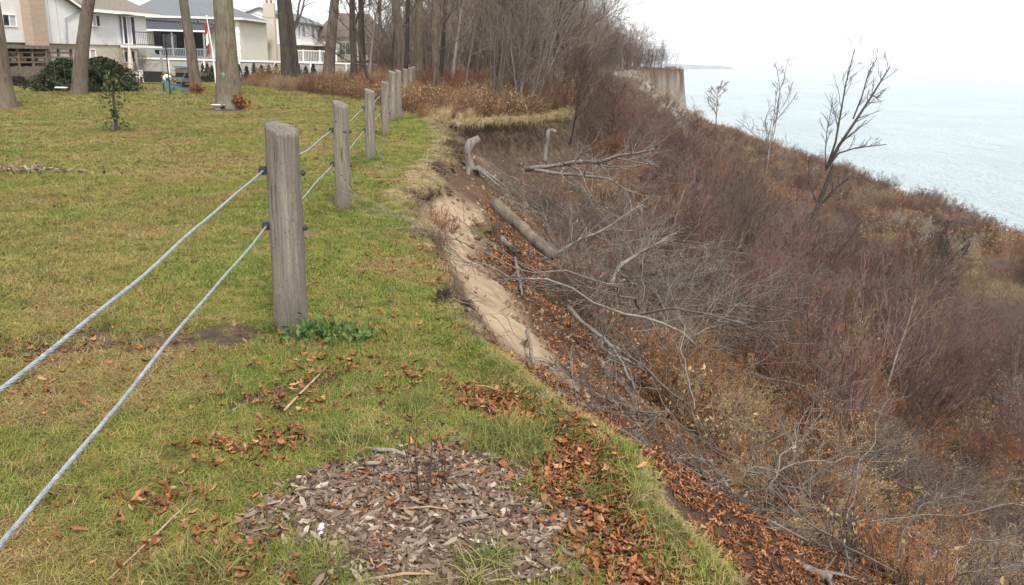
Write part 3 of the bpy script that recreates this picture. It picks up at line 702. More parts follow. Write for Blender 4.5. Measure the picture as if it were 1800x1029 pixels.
def garden_chair(px, rz, lab):
    q = at_y(px, 133, 65.6); c = empty('garden_chair', (q[0], q[1], zpat), rz, lab, 'chair', 'white plastic chairs on the patio')
    MB().box((0, 0, 0.42), (0.5, 0.48, 0.05)).build('seat', m_plastic_w, c)
    bk = MB(); bk.box((0, 0.24, 0.88), (0.5, 0.05, 0.07), rx=-0.15)
    for k in range(5): bk.box((-0.2 + 0.1 * k, 0.24, 0.65), (0.055, 0.035, 0.44), rx=-0.15)
    bk.build('backrest', m_plastic_w, c)
    for sx in (-1, 1):
        MB().box((sx * 0.27, 0.0, 0.64), (0.06, 0.5, 0.04)).build('armrest', m_plastic_w, c)
        for sy in (-1, 1): MB().tube([(sx * 0.25, sy * 0.24, 0), (sx * 0.24, sy * 0.2, 0.62 if sy < 0 else 0.42)], 0.03, 6).build('leg', m_plastic_w, c)
garden_chair(219, 1.9, 'white plastic chair on the left of the patio table')
garden_chair(243, -1.7, 'white plastic chair on the right of the patio table')
q = at_y(231, 128, 68); um_ = empty('patio_umbrella', (q[0], q[1], zpat), 0, 'closed beige patio umbrella standing beside the white table', 'umbrella')
MB().tube([(0, 0, 0), (0.05, 0, 2.75)], 0.03, 6).build('pole', m_plastic_w, um_)
MB().lathe([(0.16, 0.75), (0.22, 0.95), (0.19, 1.5), (0.14, 2.1), (0.09, 2.55), (0.02, 2.72)], n=10).build('canopy', m_canvas, um_)
MB().lathe([(0.3, 0), (0.28, 0.08), (0.05, 0.12)], n=12).build('base', m_stone, um_)
for px, lab in ((255, 'black storage box left of its twin at the patio edge'), (276, 'black storage box right of its twin at the patio edge')):
    q = at_y(px, 131, 67); bx = empty('storage_box', (q[0], q[1], zpat), 0.1, lab, 'storage box', 'black storage boxes at the patio')
    MB().box((0, 0, 0.36), (0.92, 0.7, 0.72)).build('bin', m_black, bx); MB().box((0, 0, 0.76), (0.97, 0.76, 0.09)).build('lid', m_black, bx)
# timber arbour behind the black boxes
q = at_y(264, 128, 70); ar = empty('garden_arbour', (q[0], q[1], zpat - 0.05), 0.0, 'pale grey timber arbour over the black storage boxes', 'arbour')
for k in (-1, 1): MB().box((k * 1.0, 0, 1.25), (0.14, 0.14, 2.5)).build('post', m_greywood, ar)
MB().box((0, 0, 2.56), (2.5, 0.3, 0.13)).build('beam', m_greywood, ar)
# black feeder pole
q = stand(300, 168); fp = empty('feeder_pole', q, 0, 'thin black iron pole standing on the lawn by the teal chair', 'pole')
MB().tube([(0, 0, -0.1), (-0.03, 0, 1.9)], 0.022, 6).build('shaft', m_metal_blk, fp)
MB().tube([(-0.03, 0, 1.88), (-0.02, 0, 2.1), (0.12, 0, 2.18), (0.22, 0, 2.08)], 0.015, 6).build('hook', m_metal_blk, fp)
# teal adirondack chair
q = stand(311, 162); ad = empty('adirondack_chair', q, -1.2, 'faded teal slatted garden chair on the lawn beside a leaning trunk', 'chair')
for k in range(5): MB().box((-0.24 + 0.12 * k, 0.33, 0.66), (0.105, 0.025, 0.9 - 0.05 * abs(k - 2)), rx=-0.42).build('back_slat', m_teal, ad)
for k in range(5): MB().box((0, -0.24 + 0.1 * k, 0.36 - 0.022 * k), (0.56, 0.09, 0.025), rx=-0.2).build('seat_slat', m_teal, ad)
for s in (-1, 1):
    MB().box((s * 0.34, -0.05, 0.56), (0.13, 0.72, 0.03)).build('armrest', m_teal, ad)
    MB().box((s * 0.3, -0.33, 0.27), (0.05, 0.1, 0.55)).build('leg', m_teal, ad)
    MB().box((s * 0.3, 0.2, 0.16), (0.05, 0.9, 0.1), rx=-0.3).build('leg', m_teal, ad)
q = stand(296, 160); fs = empty('footstool', q, 0.2, 'teal footstool holding a white ball in front of the teal chair', 'stool')
for k in range(4): MB().box((0, -0.18 + 0.12 * k, 0.34), (0.5, 0.1, 0.025)).build('slat', m_teal, fs)
for sx in (-1, 1):
    for sy in (-1, 1): MB().box((sx * 0.21, sy * 0.18, 0.165), (0.05, 0.05, 0.33)).build('leg', m_teal, fs)
bl_ = MB().lathe([(0.02 + 0.17 * math.sin(t), 0.17 - 0.17 * math.cos(t)) for t in np.linspace(0.05, PI - 0.05, 10)], n=14).build('white_ball', m_plastic_w, None, True); bl_.location = (q[0], q[1], q[2] + 0.352); tag(bl_, 'white ball resting on the teal footstool', 'ball')
# dark compost bin
q = stand(331, 161); cb_ = empty('compost_bin', q, 0.2, 'dark slatted compost bin with blue grey lid by the leaning trunk', 'bin')
for k in range(5): MB().box((-0.0, -0.34, 0.11 + 0.19 * k), (0.8, 0.04, 0.17)).build('slat', m_dark if k % 2 else m_oldwood, cb_)
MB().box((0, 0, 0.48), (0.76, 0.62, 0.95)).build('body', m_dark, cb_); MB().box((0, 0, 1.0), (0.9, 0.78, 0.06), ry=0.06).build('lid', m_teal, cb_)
# flagpole
q = at_y(379, 131, 64); q[2] = ground(q[0], q[1]); fl = empty('flagpole', q, 0, 'white flagpole with a limp red and white flag', 'flagpole')
MB().tube([(0, 0, -0.2), (-0.12, 0, 2.5), (-0.36, 0, 4.75)], [0.06, 0.05, 0.035], 8).build('pole', m_plastic_w, fl)
MB().lathe([(0.02, 0), (0.07, 0.05), (0.06, 0.12), (0.01, 0.15)], (-0.36, 0, 4.75), 8).build('finial', m_plastic_w, fl)
def flag_strip(z0, z1, m, nm):
    V = []; F = []
    for i in range(9):
        t = i / 8; z = z0 + (z1 - z0) * t; xo = -0.36 + (4.65 - z) * 0.055
        for j in range(7): V.append((xo - 0.02 - 0.032 * j + 0.02 * math.sin(5 * t + j), -0.05 - 0.07 * math.sin(j * 2.1 + 3 * t), z - 0.05 * j))
    for i in range(8):
        for j in range(6): F.append((i * 7 + j, i * 7 + j + 1, i * 7 + j + 8, i * 7 + j + 7))
    mm = MB().add(V, F); return mm.build(nm, m, fl, True)
flag_strip(4.5, 3.75, m_red, 'flag_top'); flag_strip(3.74, 2.98, m_plastic_w, 'flag_middle'); flag_strip(2.97, 2.3, m_red, 'flag_bottom')
# small white garden ornament and globe
q = stand(66, 139); go_ = empty('garden_statue', q, 0, 'small white goose-like garden ornament left of the dark evergreen bush', 'ornament')
MB().lathe([(0.06, 0), (0.2, 0.1), (0.24, 0.3), (0.17, 0.5), (0.07, 0.6)], n=12).build('body', m_plastic_w, go_, True)
MB().tube([(0, 0, 0.52), (-0.08, 0, 0.7), (-0.1, 0, 0.88), (-0.2, 0, 0.92)], [0.09, 0.07, 0.09, 0.03], 8).build('head', m_plastic_w, go_, True)
q = stand(73, 159); gl_ = MB().lathe([(0.02 + 0.1 * math.sin(t), 0.1 - 0.1 * math.cos(t)) for t in np.linspace(0.05, PI - 0.05, 8)], n=12).build('garden_globe', m_plastic_w, None, True); gl_.location = q; tag(gl_, 'small white globe lying on the lawn in front of the evergreen bush', 'globe')

# ================================================================== TREES
def bark(name, c, moss=None, sc=1.0):
    m, n, b = mat(name)
    f = noise(n, objc(n), 9 * sc, 7, 0.7, (1, 1, 0.16), 0.6)
    base = ramp(n, f, [(0.3, tuple(v * 0.35 for v in c)), (0.48, c), (0.7, tuple(v * 1.55 for v in c))])
    g = noise(n, objc(n), 1.2, 4, 0.6)
    if moss: base = mix(n, ramp(n, g, [(0.5, 0.0), (0.68, 0.55)]), base, moss)
    n.links.new(base, b.inputs['Base Color']); bump(n, b, f, 0.8, 0.03); b.inputs['Roughness'].default_value = 0.95
    return m
m_bark = bark('grey_brown_bark', (0.12, 0.093, 0.073), (0.15, 0.14, 0.09))
m_bark_lichen = bark('lichened_bark', (0.125, 0.10, 0.073), (0.22, 0.22, 0.15), 1.4)
m_bark_dark = bark('dark_bark', (0.055, 0.045, 0.038), (0.085, 0.075, 0.05))
m_bark_pale = bark('pale_bark', (0.24, 0.21, 0.175))
m_dead = bark('bleached_dead_wood', (0.17, 0.148, 0.128), None, 2.0)
m_dead_thin = random_mat('ashen_dead_wood', [(0.055, 0.045, 0.038), (0.12, 0.10, 0.086), (0.08, 0.066, 0.056), (0.22, 0.19, 0.16), (0.065, 0.052, 0.044)])
m_twig = random_mat('grey_brown_twigs', [(0.085, 0.062, 0.050), (0.15, 0.112, 0.09), (0.052, 0.038, 0.031)])
m_twig_mauve = random_mat('mauve_twigs', [(0.15, 0.084, 0.069), (0.085, 0.05, 0.042), (0.215, 0.128, 0.105)])
m_twig_rust = random_mat('rust_twigs', [(0.18, 0.085, 0.045), (0.10, 0.048, 0.028), (0.26, 0.135, 0.072)])
m_twig_grey = random_mat('ashen_twigs', [(0.20, 0.168, 0.14), (0.125, 0.104, 0.088), (0.29, 0.25, 0.21)])
m_twig_red = random_mat('crimson_twigs', [(0.22, 0.045, 0.045), (0.16, 0.045, 0.04)])
m_twig_tan = random_mat('straw_stalks', [(0.30, 0.21, 0.12), (0.22, 0.145, 0.08), (0.34, 0.25, 0.155)])
m_seed = random_mat('tan_seed_heads', [(0.28, 0.19, 0.10), (0.38, 0.29, 0.17), (0.20, 0.12, 0.055), (0.32, 0.23, 0.105)], grain=9)
m_rustleaf = random_mat('rust_leaves', [(0.26, 0.10, 0.032), (0.19, 0.075, 0.028), (0.33, 0.16, 0.055)], grain=9)

def tree_meshes(seed, h, r, lean=(0, 0), base_br=0.3, nb=12, dens=(6, 5, 3), ang=(35, 65), wob=0.05, rmin=0.006, sides=10, brlen=(0.22, 0.42), flare=1.5):
    """trunk and crown meshes of one bare tree, root at the origin"""
    rng = np.random.default_rng(seed)
    n = 14; p = np.zeros((1, n, 3)); zz = np.linspace(-0.25, h, n) ; t = np.clip(zz / h, 0, 1)
    p[0, :, 2] = zz; p[0, :, 0] = lean[0] * h * t ** 1.3 + np.cumsum(rng.normal(size=n) * wob * h / n); p[0, :, 1] = lean[1] * h * t ** 1.3 + np.cumsum(rng.normal(size=n) * wob * h / n)
    p[0, :, :2] -= p[0, 1, :2] * 0 + p[0, 0, :2]
    rr = (r * (1 - 0.85 * t))[None].copy(); rr[0, 0] *= flare * 1.05; rr[0, 1] *= 1.08
    p = np.insert(p, 1, p[:, 0] * 0.55 + p[:, 1] * 0.45, axis=1); rr = np.insert(rr, 1, r * (0.5 + flare * 0.5) * 0.95, axis=1)
    trunk = tubes(p, rr, sides); parts = []
    b1, q1 = spawn(rng, p, rr, nb, base_br, 0.97, brlen, ang, 7, 0.13, 0.10, 0.42, rmin * 2)
    parts.append(tubes(b1, q1, 5)); pp, qq = b1, q1
    for i, k in enumerate(dens):
        pp, qq = spawn(rng, pp, qq, k, 0.2, 1.0, (0.3, 0.6), (25, 60), (5, 4, 3)[i], 0.16, 0.05, 0.5, rmin)
        parts.append(tubes(pp, qq, 3))
    return trunk, join_np(parts)
def make_tree(loc, label, mt, mc, rz=0.0, group=None, cat='tree', name='bare_tree', **k):
    tr, cr = tree_meshes(**k)
    e = empty(name, loc, rz, label, cat, group)
    link('trunk', mesh_np('trunk', tr[0], [tr[1]], mt, True), e)
    link('crown', mesh_np('crown', cr[0], [cr[1]], mc, True), e)
    return e
# the named lawn trees
q = stand(3, 190); make_tree(q, 'thick grey trunk cut by the left edge of the view', m_bark, m_twig, seed=11, h=15, r=0.30, lean=(-0.03, 0.05), base_br=0.5, wob=0.02, flare=1.5)
q = stand(138, 166); t2 = q; make_tree(q, 'grey tree leaning right in front of the white house by the evergreen bush', m_bark, m_twig, seed=12, h=14, r=0.27, lean=(0.29, 0.0), base_br=0.42, wob=0.03, flare=1.35)
q = stand(347, 163); make_tree(q, 'slender trunk leaning left beside the compost bin', m_bark, m_twig, seed=13, h=14, r=0.215, lean=(-0.10, 0.0), base_br=0.45, wob=0.015, flare=1.3)
q = stand(404, 190); t4 = make_tree(q, 'stout lichened tree trunk with a green paint spot', m_bark_lichen, m_twig, seed=14, h=16, r=0.315, lean=(0.03, 0.0), base_br=0.45, wob=0.01, flare=1.5)
pm = MB().lathe([(0.01, 0), (0.05, 0.004), (0.035, 0.012)], n=9); pmo = pm.build('paint_mark', flat('green_paint', (0.05, 0.30, 0.20), 0.8, 0.5, 25), t4)
pmo.rotation_euler = (PI / 2, 0, 0.15); pmo.location = (-0.02, -0.315, 0.95)
dish = empty('white_dish', (q[0] - 0.15, q[1] - 0.55, q[2] + 0.06), 0, 'shallow white dish at the foot of the lichened trunk', 'dish')
MB().lathe([(0.12, 0), (0.19, 0.05), (0.2, 0.06), (0.13, 0.02)], n=14).build('bowl', m_plastic_w, dish); MB().lathe([(0.1, -0.08), (0.08, -0.04), (0.08, 0.0)], n=8).build('foot', m_stone, dish)
# swing hanging from the tree near the bush
sx_, sy_, sz_ = at_y(108, 154, t2[1] - 0.2)
sw_ = empty('tree_swing', (sx_, sy_, sz_), 0.12, 'white swing board hanging on two ropes before the evergreen bush', 'swing')
MB().box((0, 0, 0), (0.42, 0.2, 0.04)).build('seat', m_trim, sw_)
for k in (-1, 1): MB().tube([(k * 0.18, 0, 0.0), (k * 0.12 + 0.03, 0, 4.6)], 0.005, 5).build('rope', m_oldwood, sw_)
lb = MB().tube([(0.95, 0.2, 4.3), (0.5, 0.1, 4.62), (0, 0, 4.64), (-0.6, -0.1, 4.8)], [0.09, 0.08, 0.06, 0.03], 7).build('branch', m_bark, sw_)
def px_tree(px, Y, **k):
    q = at_y(px, 150, Y); q[2] = ground(q[0], Y); return make_tree(tuple(q), **k)
px_tree(507, 52, label='dark trunk, the thicker of a close pair before the white gabled house', mt=m_bark_dark, mc=m_twig, seed=15, h=15, r=0.36, lean=(-0.06, 0.0), base_br=0.4, wob=0.015)
px_tree(521, 53, label='dark trunk, the thinner of a close pair before the white gabled house', mt=m_bark_dark, mc=m_twig, seed=16, h=13, r=0.24, lean=(-0.09, 0.0), base_br=0.25, wob=0.02)
px_tree(577, 50, label='broad grey trunk leaning right between the white house and the wood', mt=m_bark, mc=m_twig, seed=17, h=15, r=0.34, lean=(0.19, 0.0), base_br=0.35, wob=0.02)
px_tree(624, 37, label='dark trunk with low crooked limbs at the edge of the dry weeds', mt=m_bark_dark, mc=m_bark_dark, seed=18, h=11, r=0.165, lean=(-0.02, 0.0), base_br=0.2, nb=12, brlen=(0.22, 0.4), wob=0.02, ang=(45, 80))
px_tree(637, 44, label='dark slim trunk just behind the crooked limbed tree', mt=m_bark_dark, mc=m_twig, seed=19, h=13, r=0.19, lean=(0.0, 0.0), base_br=0.3, wob=0.02)
px_tree(708, 40, label='tall grey trunk leaning left behind the farthest fence posts', mt=m_bark, mc=m_twig, seed=20, h=15, r=0.25, lean=(-0.13, 0.0), base_br=0.35, wob=0.015)
px_tree(735, 46, label='straight grey trunk right of the tall leaning trunk in the wood', mt=m_bark, mc=m_twig, seed=21, h=15, r=0.24, lean=(0.02, 0.0), base_br=0.3, wob=0.02)
px_tree(768, 34, label='slim grey trunk rising from the russet weeds by the scarp', mt=m_bark, mc=m_twig, seed=22, h=13, r=0.14, lean=(0.0, 0.02), base_br=0.25, wob=0.03)
px_tree(655, 34, label='low crooked dark sapling forking above the weeds', mt=m_bark_dark, mc=m_bark_dark, seed=23, h=4.2, r=0.085, lean=(-0.25, 0.0), base_br=0.25, nb=9, brlen=(0.3, 0.6), wob=0.12)
px_tree(905, 30, label='dark stem leaning right over the bluff edge at the end of the wood', mt=m_bark, mc=m_twig, seed=24, h=9, r=0.115, lean=(0.22, 0.0), base_br=0.2, nb=14, brlen=(0.3, 0.55), wob=0.05)

# the wood on the bluff top: prototypes, then copies
WOOD = []
for i in range(7):
    h = (11, 13, 9, 12, 8, 10, 7)[i]; r = (0.13, 0.165, 0.075, 0.11, 0.06, 0.09, 0.05)[i]
    tr, cr = tree_meshes(100 + i, h, r, ((0.05, 0.02), (-0.02, 0), (0.12, 0.0), (0.0, 0.02), (0.16, 0), (0.08, 0), (0.2, 0.02))[i], 0.2, (15, 16, 14, 15, 14, 16, 14)[i], (6, 5, 2), (25, 60), 0.04, 0.006, 7, (0.25, 0.48), 1.3)
    WOOD.append((mesh_np('trunk', tr[0], [tr[1]], (m_bark, m_bark_pale, m_bark_dark)[i % 3], True), mesh_np('crown', cr[0], [cr[1]], (m_twig, m_twig_grey, m_twig, m_twig_grey)[i % 4], True)))
rg = np.random.default_rng(31)
cand = []
while len(cand) < 108:
    yy = 27 + 150 * rg.random() ** 1.5; 
    xe = np.interp(yy, EDGE[26:37, 1], EDGE[26:37, 0]); xl = np.interp(yy, WX[:, 1], WX[:, 0])
    xx = rg.uniform(max(xl + 2, -0.1 * yy - 4), xe - 0.4)
    px, py = proj((xx, yy, 0))
    if px < 560 or (yy < 60 and px < 640): continue
    if any((xx - a) ** 2 + (yy - b) ** 2 < 1.2 + 0.01 * yy for a, b, _ in cand): continue
    dd = float(edge_d(np.array([xx]), np.array([yy]))[0])
    if dd > -0.3: continue
    cand.append((xx, yy, dd))
WL = ['grey bare tree standing in the wood along the bluff top', 'pale barked bare tree standing in the wood along the bluff top', 'dark slim bare tree standing in the wood along the bluff top']
for j, (xx, yy, dd) in enumerate(cand):
    k = int(rg.integers(0, 7)) if dd < -6 else int(rg.choice([2, 4, 5, 6]))
    e = empty('bare_tree', (xx, yy, ground(xx, yy)), rg.uniform(-0.5, 0.5), WL[k % 3], 'tree', 'bare trees of the bluff top wood')
    s = rg.uniform(0.8, 1.2) * (1 if yy < 130 else 0.62 + 0.3 * float(sstep(-dd, 3, 20))); e.scale = (s, s, s)
    link('trunk', WOOD[k][0], e); link('crown', WOOD[k][1], e)

# evergreens of the yard
m_ever = random_mat('dark_evergreen_sprays', [(0.014, 0.021, 0.012), (0.026, 0.038, 0.018), (0.045, 0.058, 0.026)], grain=7, amount=0.6)
m_ever2 = random_mat('olive_evergreen_sprays', [(0.055, 0.07, 0.028), (0.075, 0.085, 0.035)], grain=7, amount=0.5)
def evergreen(name, loc, h, w, seed, label, mt, nlv, leaf, cat, profile, group=None, trunk_h=None):
    rng = np.random.default_rng(seed); e = empty(name, loc, rng.uniform(0, 6), label, cat, group)
    tm = MB().tube([(0, 0, -0.1), (0.02, 0, h * 0.5), (0, 0.02, h * 0.97)], [0.04 * h ** 0.7, 0.025 * h ** 0.7, 0.006], 6); tm.build('trunk', m_bark_dark, e)
    t = rng.random(nlv); rr = np.array([profile(v) for v in t]) * w * np.sqrt(rng.uniform(0.25, 1, nlv)) * (0.85 + 0.3 * rng.random(nlv)); an = rng.uniform(0, 2 * PI, nlv)
    rr = rr * (0.72 + 0.42 * np.abs(np.sin(an * 2.5 + t * 5 + seed)) + 0.18 * np.sin(an * 7 + t * 13))
    c = np.stack([rr * np.cos(an), rr * np.sin(an), h * t + 0.1 * rr], 1); V, F = leaf_quads(rng, c, leaf, 0.4)
    link('crown', mesh_np('crown', V, [F], mt), e); return e
q = stand(150, 166)
for k, (px, Y, h, w, lab) in enumerate(((118, 36, 1.35, 1.5, 'dark spreading evergreen bush left of the leaning grey tree'), (182, 35.5, 1.42, 1.5, 'dark spreading evergreen bush right of the leaning grey tree'))):
    p_ = at_y(px, 150, Y); evergreen('evergreen_bush', (p_[0], p_[1], ground(p_[0], p_[1]) - 0.05), h, w, 40 + k, lab, m_ever, 10000, 0.07, 'bush', lambda v: (1 - v) ** 0.6)
q = stand(204, 231); evergreen('sapling_evergreen', q, 1.2, 0.36, 44, 'thin wispy young evergreen standing alone on the lawn', m_ever2, 520, 0.036, 'tree', lambda v: (0.25 if 0.2 < v < 0.36 else 1.0) * (1.05 - v) ** 0.6)
q = stand(32, 152); evergreen('low_bush', q, 0.62, 0.75, 45, 'low dark brown bush before the board fence', flat('dark_brown_leaves', (0.035, 0.025, 0.02), 0.9, 0.5, 9), 1300, 0.07, 'bush', lambda v: (1 - v) ** 0.4)
for k in range(15):
    px = 357 + 8 * k if k < 3 else 408 + 13.0 * (k - 3); 
    p_ = at_y(px, 130, 70.6 - 0.05 * k); hgt = 1.5 - 0.03 * k + 0.12 * math.sin(k * 2.3)
    evergreen('cedar', (p_[0], p_[1], ground(p_[0], p_[1])), hgt, 0.36, 60 + k, 'small dark conical cedar in the row before the grey wall', m_ever, 420, 0.08, 'cedar', lambda v: (1 - v) ** 0.7 * 1.0 + 0.03, 'row of small cedars')
# brown hydrangea-like bushes and tan clumps
def leafy(seed, h, sp, leafm, leaf, n, tw=None, stems=14):
    V, F, tips = shrub_np(seed, stems, h, sp, ((5, 0.3, 0.6), (4, 0.3, 0.6)), r=0.012)
    rng = np.random.default_rng(seed); c = tips[rng.integers(0, len(tips), n)] + 0.02 * rng.normal(size=(n, 3))
    V2, F2 = leaf_quads(rng, c, leaf)
    return mesh_np('branches', V, [F], tw or m_twig, True), mesh_np('leaves', V2, [F2], leafm)
def plant(name, loc, meshes, label, cat, group=None, s=1.0, rz=0.0, tilt=(0, 0)):
    e = empty(name, loc, rz, label, cat, group); e.rotation_euler = (tilt[0], tilt[1], rz); e.scale = (s, s, s)
    for nm, me in zip(('branches', 'leaves'), meshes):
        if me is not None: link(nm, me, e)
    return e
hy = leafy(70, 1.3, 45, m_seed, 0.07, 900)
for k, (px, Y) in enumerate(((455, 68), (472, 68.4), (488, 68), (497, 66.5))):
    p_ = at_y(px, 130, Y); plant('brown_bush', (p_[0], p_[1], ground(p_[0], p_[1])), hy, 'tan dried flower bush in the bed before the cedars', 'bush', 'dried bushes before the cedars', 0.9, k * 1.3)
ru = leafy(71, 1.1, 55, m_rustleaf, 0.08, 1100)
for k, (px, Y, s, lab) in enumerate(((305, 60, 1.0, 'low russet bush at the patio edge behind the feeder pole'), (420, 24.4, 0.42, 'rusty sprouts at the right foot of the lichened trunk'), (343, 32.6, 0.42, 'rusty bush between compost bin and leaning trunk'))):
    p_ = at_y(px, 150, Y); plant('russet_bush', (p_[0], p_[1], ground(p_[0], p_[1])), ru, lab, 'bush', None, s, k)
sk = shrub_np(72, 8, 1.9, 50, ((4, 0.4, 0.7), (3, 0.3, 0.5)), r=0.018, rmin=0.006)
p_ = stand(235, 160); plant('bare_bush', p_, (mesh_np('branches', sk[0], [sk[1]], m_twig_mauve), None), 'bare arching twigs of a bush between evergreen and patio', 'bush')
w0 = at_y(404, 0, 70); w1 = at_y(490, 31, 104)
tag(MB().tube([tuple(w0 + (w1 - w0) * t - np.array([0, 0, 0.5 * 4 * t * (1 - t)])) for t in np.linspace(-0.6, 1, 12)], 0.02, 5).build('overhead_wire', m_metal_blk), 'thin black service wire sagging towards the white gabled house', 'wire')

# ================================================================== POSTS AND CABLES
m_post, n, b = mat('weathered_post_wood')
O = objc(n)
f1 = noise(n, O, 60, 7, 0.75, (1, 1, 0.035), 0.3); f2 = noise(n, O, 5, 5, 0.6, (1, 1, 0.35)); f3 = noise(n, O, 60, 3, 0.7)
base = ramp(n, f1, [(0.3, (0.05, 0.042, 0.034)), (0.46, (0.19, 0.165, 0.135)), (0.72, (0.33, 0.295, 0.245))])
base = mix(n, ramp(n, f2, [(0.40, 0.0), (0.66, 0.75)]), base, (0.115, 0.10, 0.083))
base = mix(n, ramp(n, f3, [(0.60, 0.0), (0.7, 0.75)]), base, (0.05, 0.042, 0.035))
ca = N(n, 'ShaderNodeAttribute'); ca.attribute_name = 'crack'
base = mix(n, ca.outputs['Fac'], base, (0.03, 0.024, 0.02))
n.links.new(base, b.inputs['Base Color']); bump(n, b, math_(n, 'ADD', f1, math_(n, 'MULTIPLY', f3, 0.3)), 1.0, 0.016); b.inputs['Roughness'].default_value = 0.95
m_steel = flat('galvanised_steel', (0.29, 0.32, 0.345), 0.55, 0.35, 40, metal=0.3)
m_bolt = flat('dark_bolt_steel', (0.05, 0.05, 0.055), 0.5, 0.4, 60, metal=0.4)
def post_mesh(seed, h, r, cut, cutdir):
    rng = np.random.default_rng(seed); nt_, nz = 110, 80
    th = np.linspace(0, 2 * PI, nt_, endpoint=False); zz = np.linspace(-0.3, 1, nz)
    TH, ZZ = np.meshgrid(th, zz)
    top = h - cut * (0.5 - 0.5 * np.cos(TH - cutdir)) + 0.004 * perlin(np.cos(TH) * 4 + seed, np.sin(TH) * 4)
    Z = np.where(ZZ < 0, ZZ, ZZ * top)
    R_ = r * (1.04 - 0.07 * np.clip(Z / h, 0, 1)) * (1 + 0.025 * perlin(np.cos(TH) * 1.2 + seed, np.sin(TH) * 1.2 + Z * 0.8))
    R_ = R_ + 0.0022 * perlin(TH * 9 + seed * 3, Z * 3.0)
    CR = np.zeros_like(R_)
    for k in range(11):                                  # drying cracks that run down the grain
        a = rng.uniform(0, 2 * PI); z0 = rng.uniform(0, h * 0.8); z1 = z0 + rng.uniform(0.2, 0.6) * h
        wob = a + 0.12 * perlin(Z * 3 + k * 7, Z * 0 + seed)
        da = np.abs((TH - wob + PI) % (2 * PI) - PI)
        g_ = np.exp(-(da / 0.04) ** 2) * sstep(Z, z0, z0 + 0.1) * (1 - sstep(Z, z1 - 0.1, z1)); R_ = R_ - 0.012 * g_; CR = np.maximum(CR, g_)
    V = np.stack([R_ * np.cos(TH), R_ * np.sin(TH), Z], -1).reshape(-1, 3)
    i, j = np.meshgrid(np.arange(nz - 1), np.arange(nt_), indexing='ij'); j2 = (j + 1) % nt_
    F = np.stack([i * nt_ + j, i * nt_ + j2, (i + 1) * nt_ + j2, (i + 1) * nt_ + j], -1).reshape(-1, 4)
    # sawn top: rings towards the middle
    rim = V[(nz - 1) * nt_:]; c = rim.mean(0); o = len(V); Vs = [V]; Fs = [F]; prev = (nz - 1) * nt_
    for s in (0.8, 0.5, 0.2):
        Vs.append(c + (rim - c) * s + np.array([0, 0, 1]) * 0.006 * perlin(rim[:, :1] * 40, rim[:, 1:2] * 40)); 
        jj = np.arange(nt_); Fs.append(np.stack([prev + jj, prev + (jj + 1) % nt_, o + (jj + 1) % nt_, o + jj], 1)); prev = o; o += nt_
    Vs.append(c[None]); jj = np.arange(nt_); T3 = np.stack([prev + jj, prev + (jj + 1) % nt_, np.full(nt_, o)], 1)
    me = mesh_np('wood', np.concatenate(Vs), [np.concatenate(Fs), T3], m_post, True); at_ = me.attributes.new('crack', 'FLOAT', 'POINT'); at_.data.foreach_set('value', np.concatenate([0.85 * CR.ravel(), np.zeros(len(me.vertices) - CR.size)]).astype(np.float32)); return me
POSTS = [(513, 580, 1.27, 0.098, 'nearest, thickest weathered fence post with slanting sawn top'),
         (604, 370, 1.17, 0.083, 'second weathered fence post from the camera, with a row of dark knots'),
         (652, 283, 1.12, 0.078, 'third fence post from the camera, clean shafted and upright'),
         (678, 240, 1.10, 0.076, 'fourth fence post from the camera, slimmer with stubby knots'),
         (690, 213, 1.25, 0.095, 'fifth fence post, left one of the far overlapping pair'),
         (701, 209, 1.25, 0.080, 'sixth fence post, right one of the far overlapping pair')]
post_pos = []
for i, (px, py, h, r, lab) in enumerate(POSTS):
    q = hit(px, py); q[2] = ground(q[0], q[1]); post_pos.append((q, h, r))
for i, Y in enumerate((27.5, 30.5, 33)):                  # the last posts, in the weeds
    q = at_y((713, 722, 727)[i], 160, Y); q[2] = ground(q[0], Y); post_pos.append((q, 1.2, 0.09))
    POSTS.append((0, 0, 1.2, 0.09, ('dull grey post behind the far overlapping pair of posts', 'grey post half sunk in the weeds, second from the fence end', 'last grey post of the fence, deep in the weeds')[i]))
fdir = unit((post_pos[2][0] - post_pos[0][0]))[:2]; fdir = fdir / np.linalg.norm(fdir); left = np.array([-fdir[1], fdir[0]])
ATT = []
for i, (q, h, r) in enumerate(post_pos):
    e = empty('fence_post', q, 0, POSTS[i][4], 'post', 'weathered posts of the cable fence')
    cut = (0.055, 0.05, 0.04, 0.02, 0.05, 0.04, .03, .03, .03)[i]
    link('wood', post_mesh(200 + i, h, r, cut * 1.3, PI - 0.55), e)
    hs_ = (0.985, 0.655) if i == 0 else ((0.86, 0.50) if i == 1 else (0.82, 0.48))
    row = []
    for hz in hs_:
        a = left * (r * 0.99); row.append(q + np.array([a[0] + left[0] * 0.018, a[1] + left[1] * 0.018, hz]))
        c = MB(); ay = math.atan2(left[1], left[0])
        c.tube([(left[0] * (r - 0.03), left[1] * (r - 0.03), hz), (left[0] * (r + 0.045), left[1] * (r + 0.045), hz)], 0.008, 8)
        c.box((left[0] * (r + 0.018), left[1] * (r + 0.018), hz + 0.002), (0.034, 0.05, 0.05), ay)
        c.tube([(left[0] * (r + 0.03), left[1] * (r + 0.03), hz), (left[0] * (r + 0.046), left[1] * (r + 0.046), hz)], 0.016, 6)
        c.build('cable_clamp', m_bolt, e)
        b_ = MB(); b_.tube([(-left[0] * (r - 0.03), -left[1] * (r - 0.03), hz - 0.01), (-left[0] * (r + 0.03), -left[1] * (r + 0.03), hz - 0.01)], 0.008, 8)
        b_.tube([(-left[0] * (r + 0.004), -left[1] * (r + 0.004), hz - 0.01), (-left[0] * (r + 0.02), -left[1] * (r + 0.02), hz - 0.01)], 0.019, 6); b_.build('bolt', m_bolt, e)
    ATT.append(row)
rk = random.Random(4)
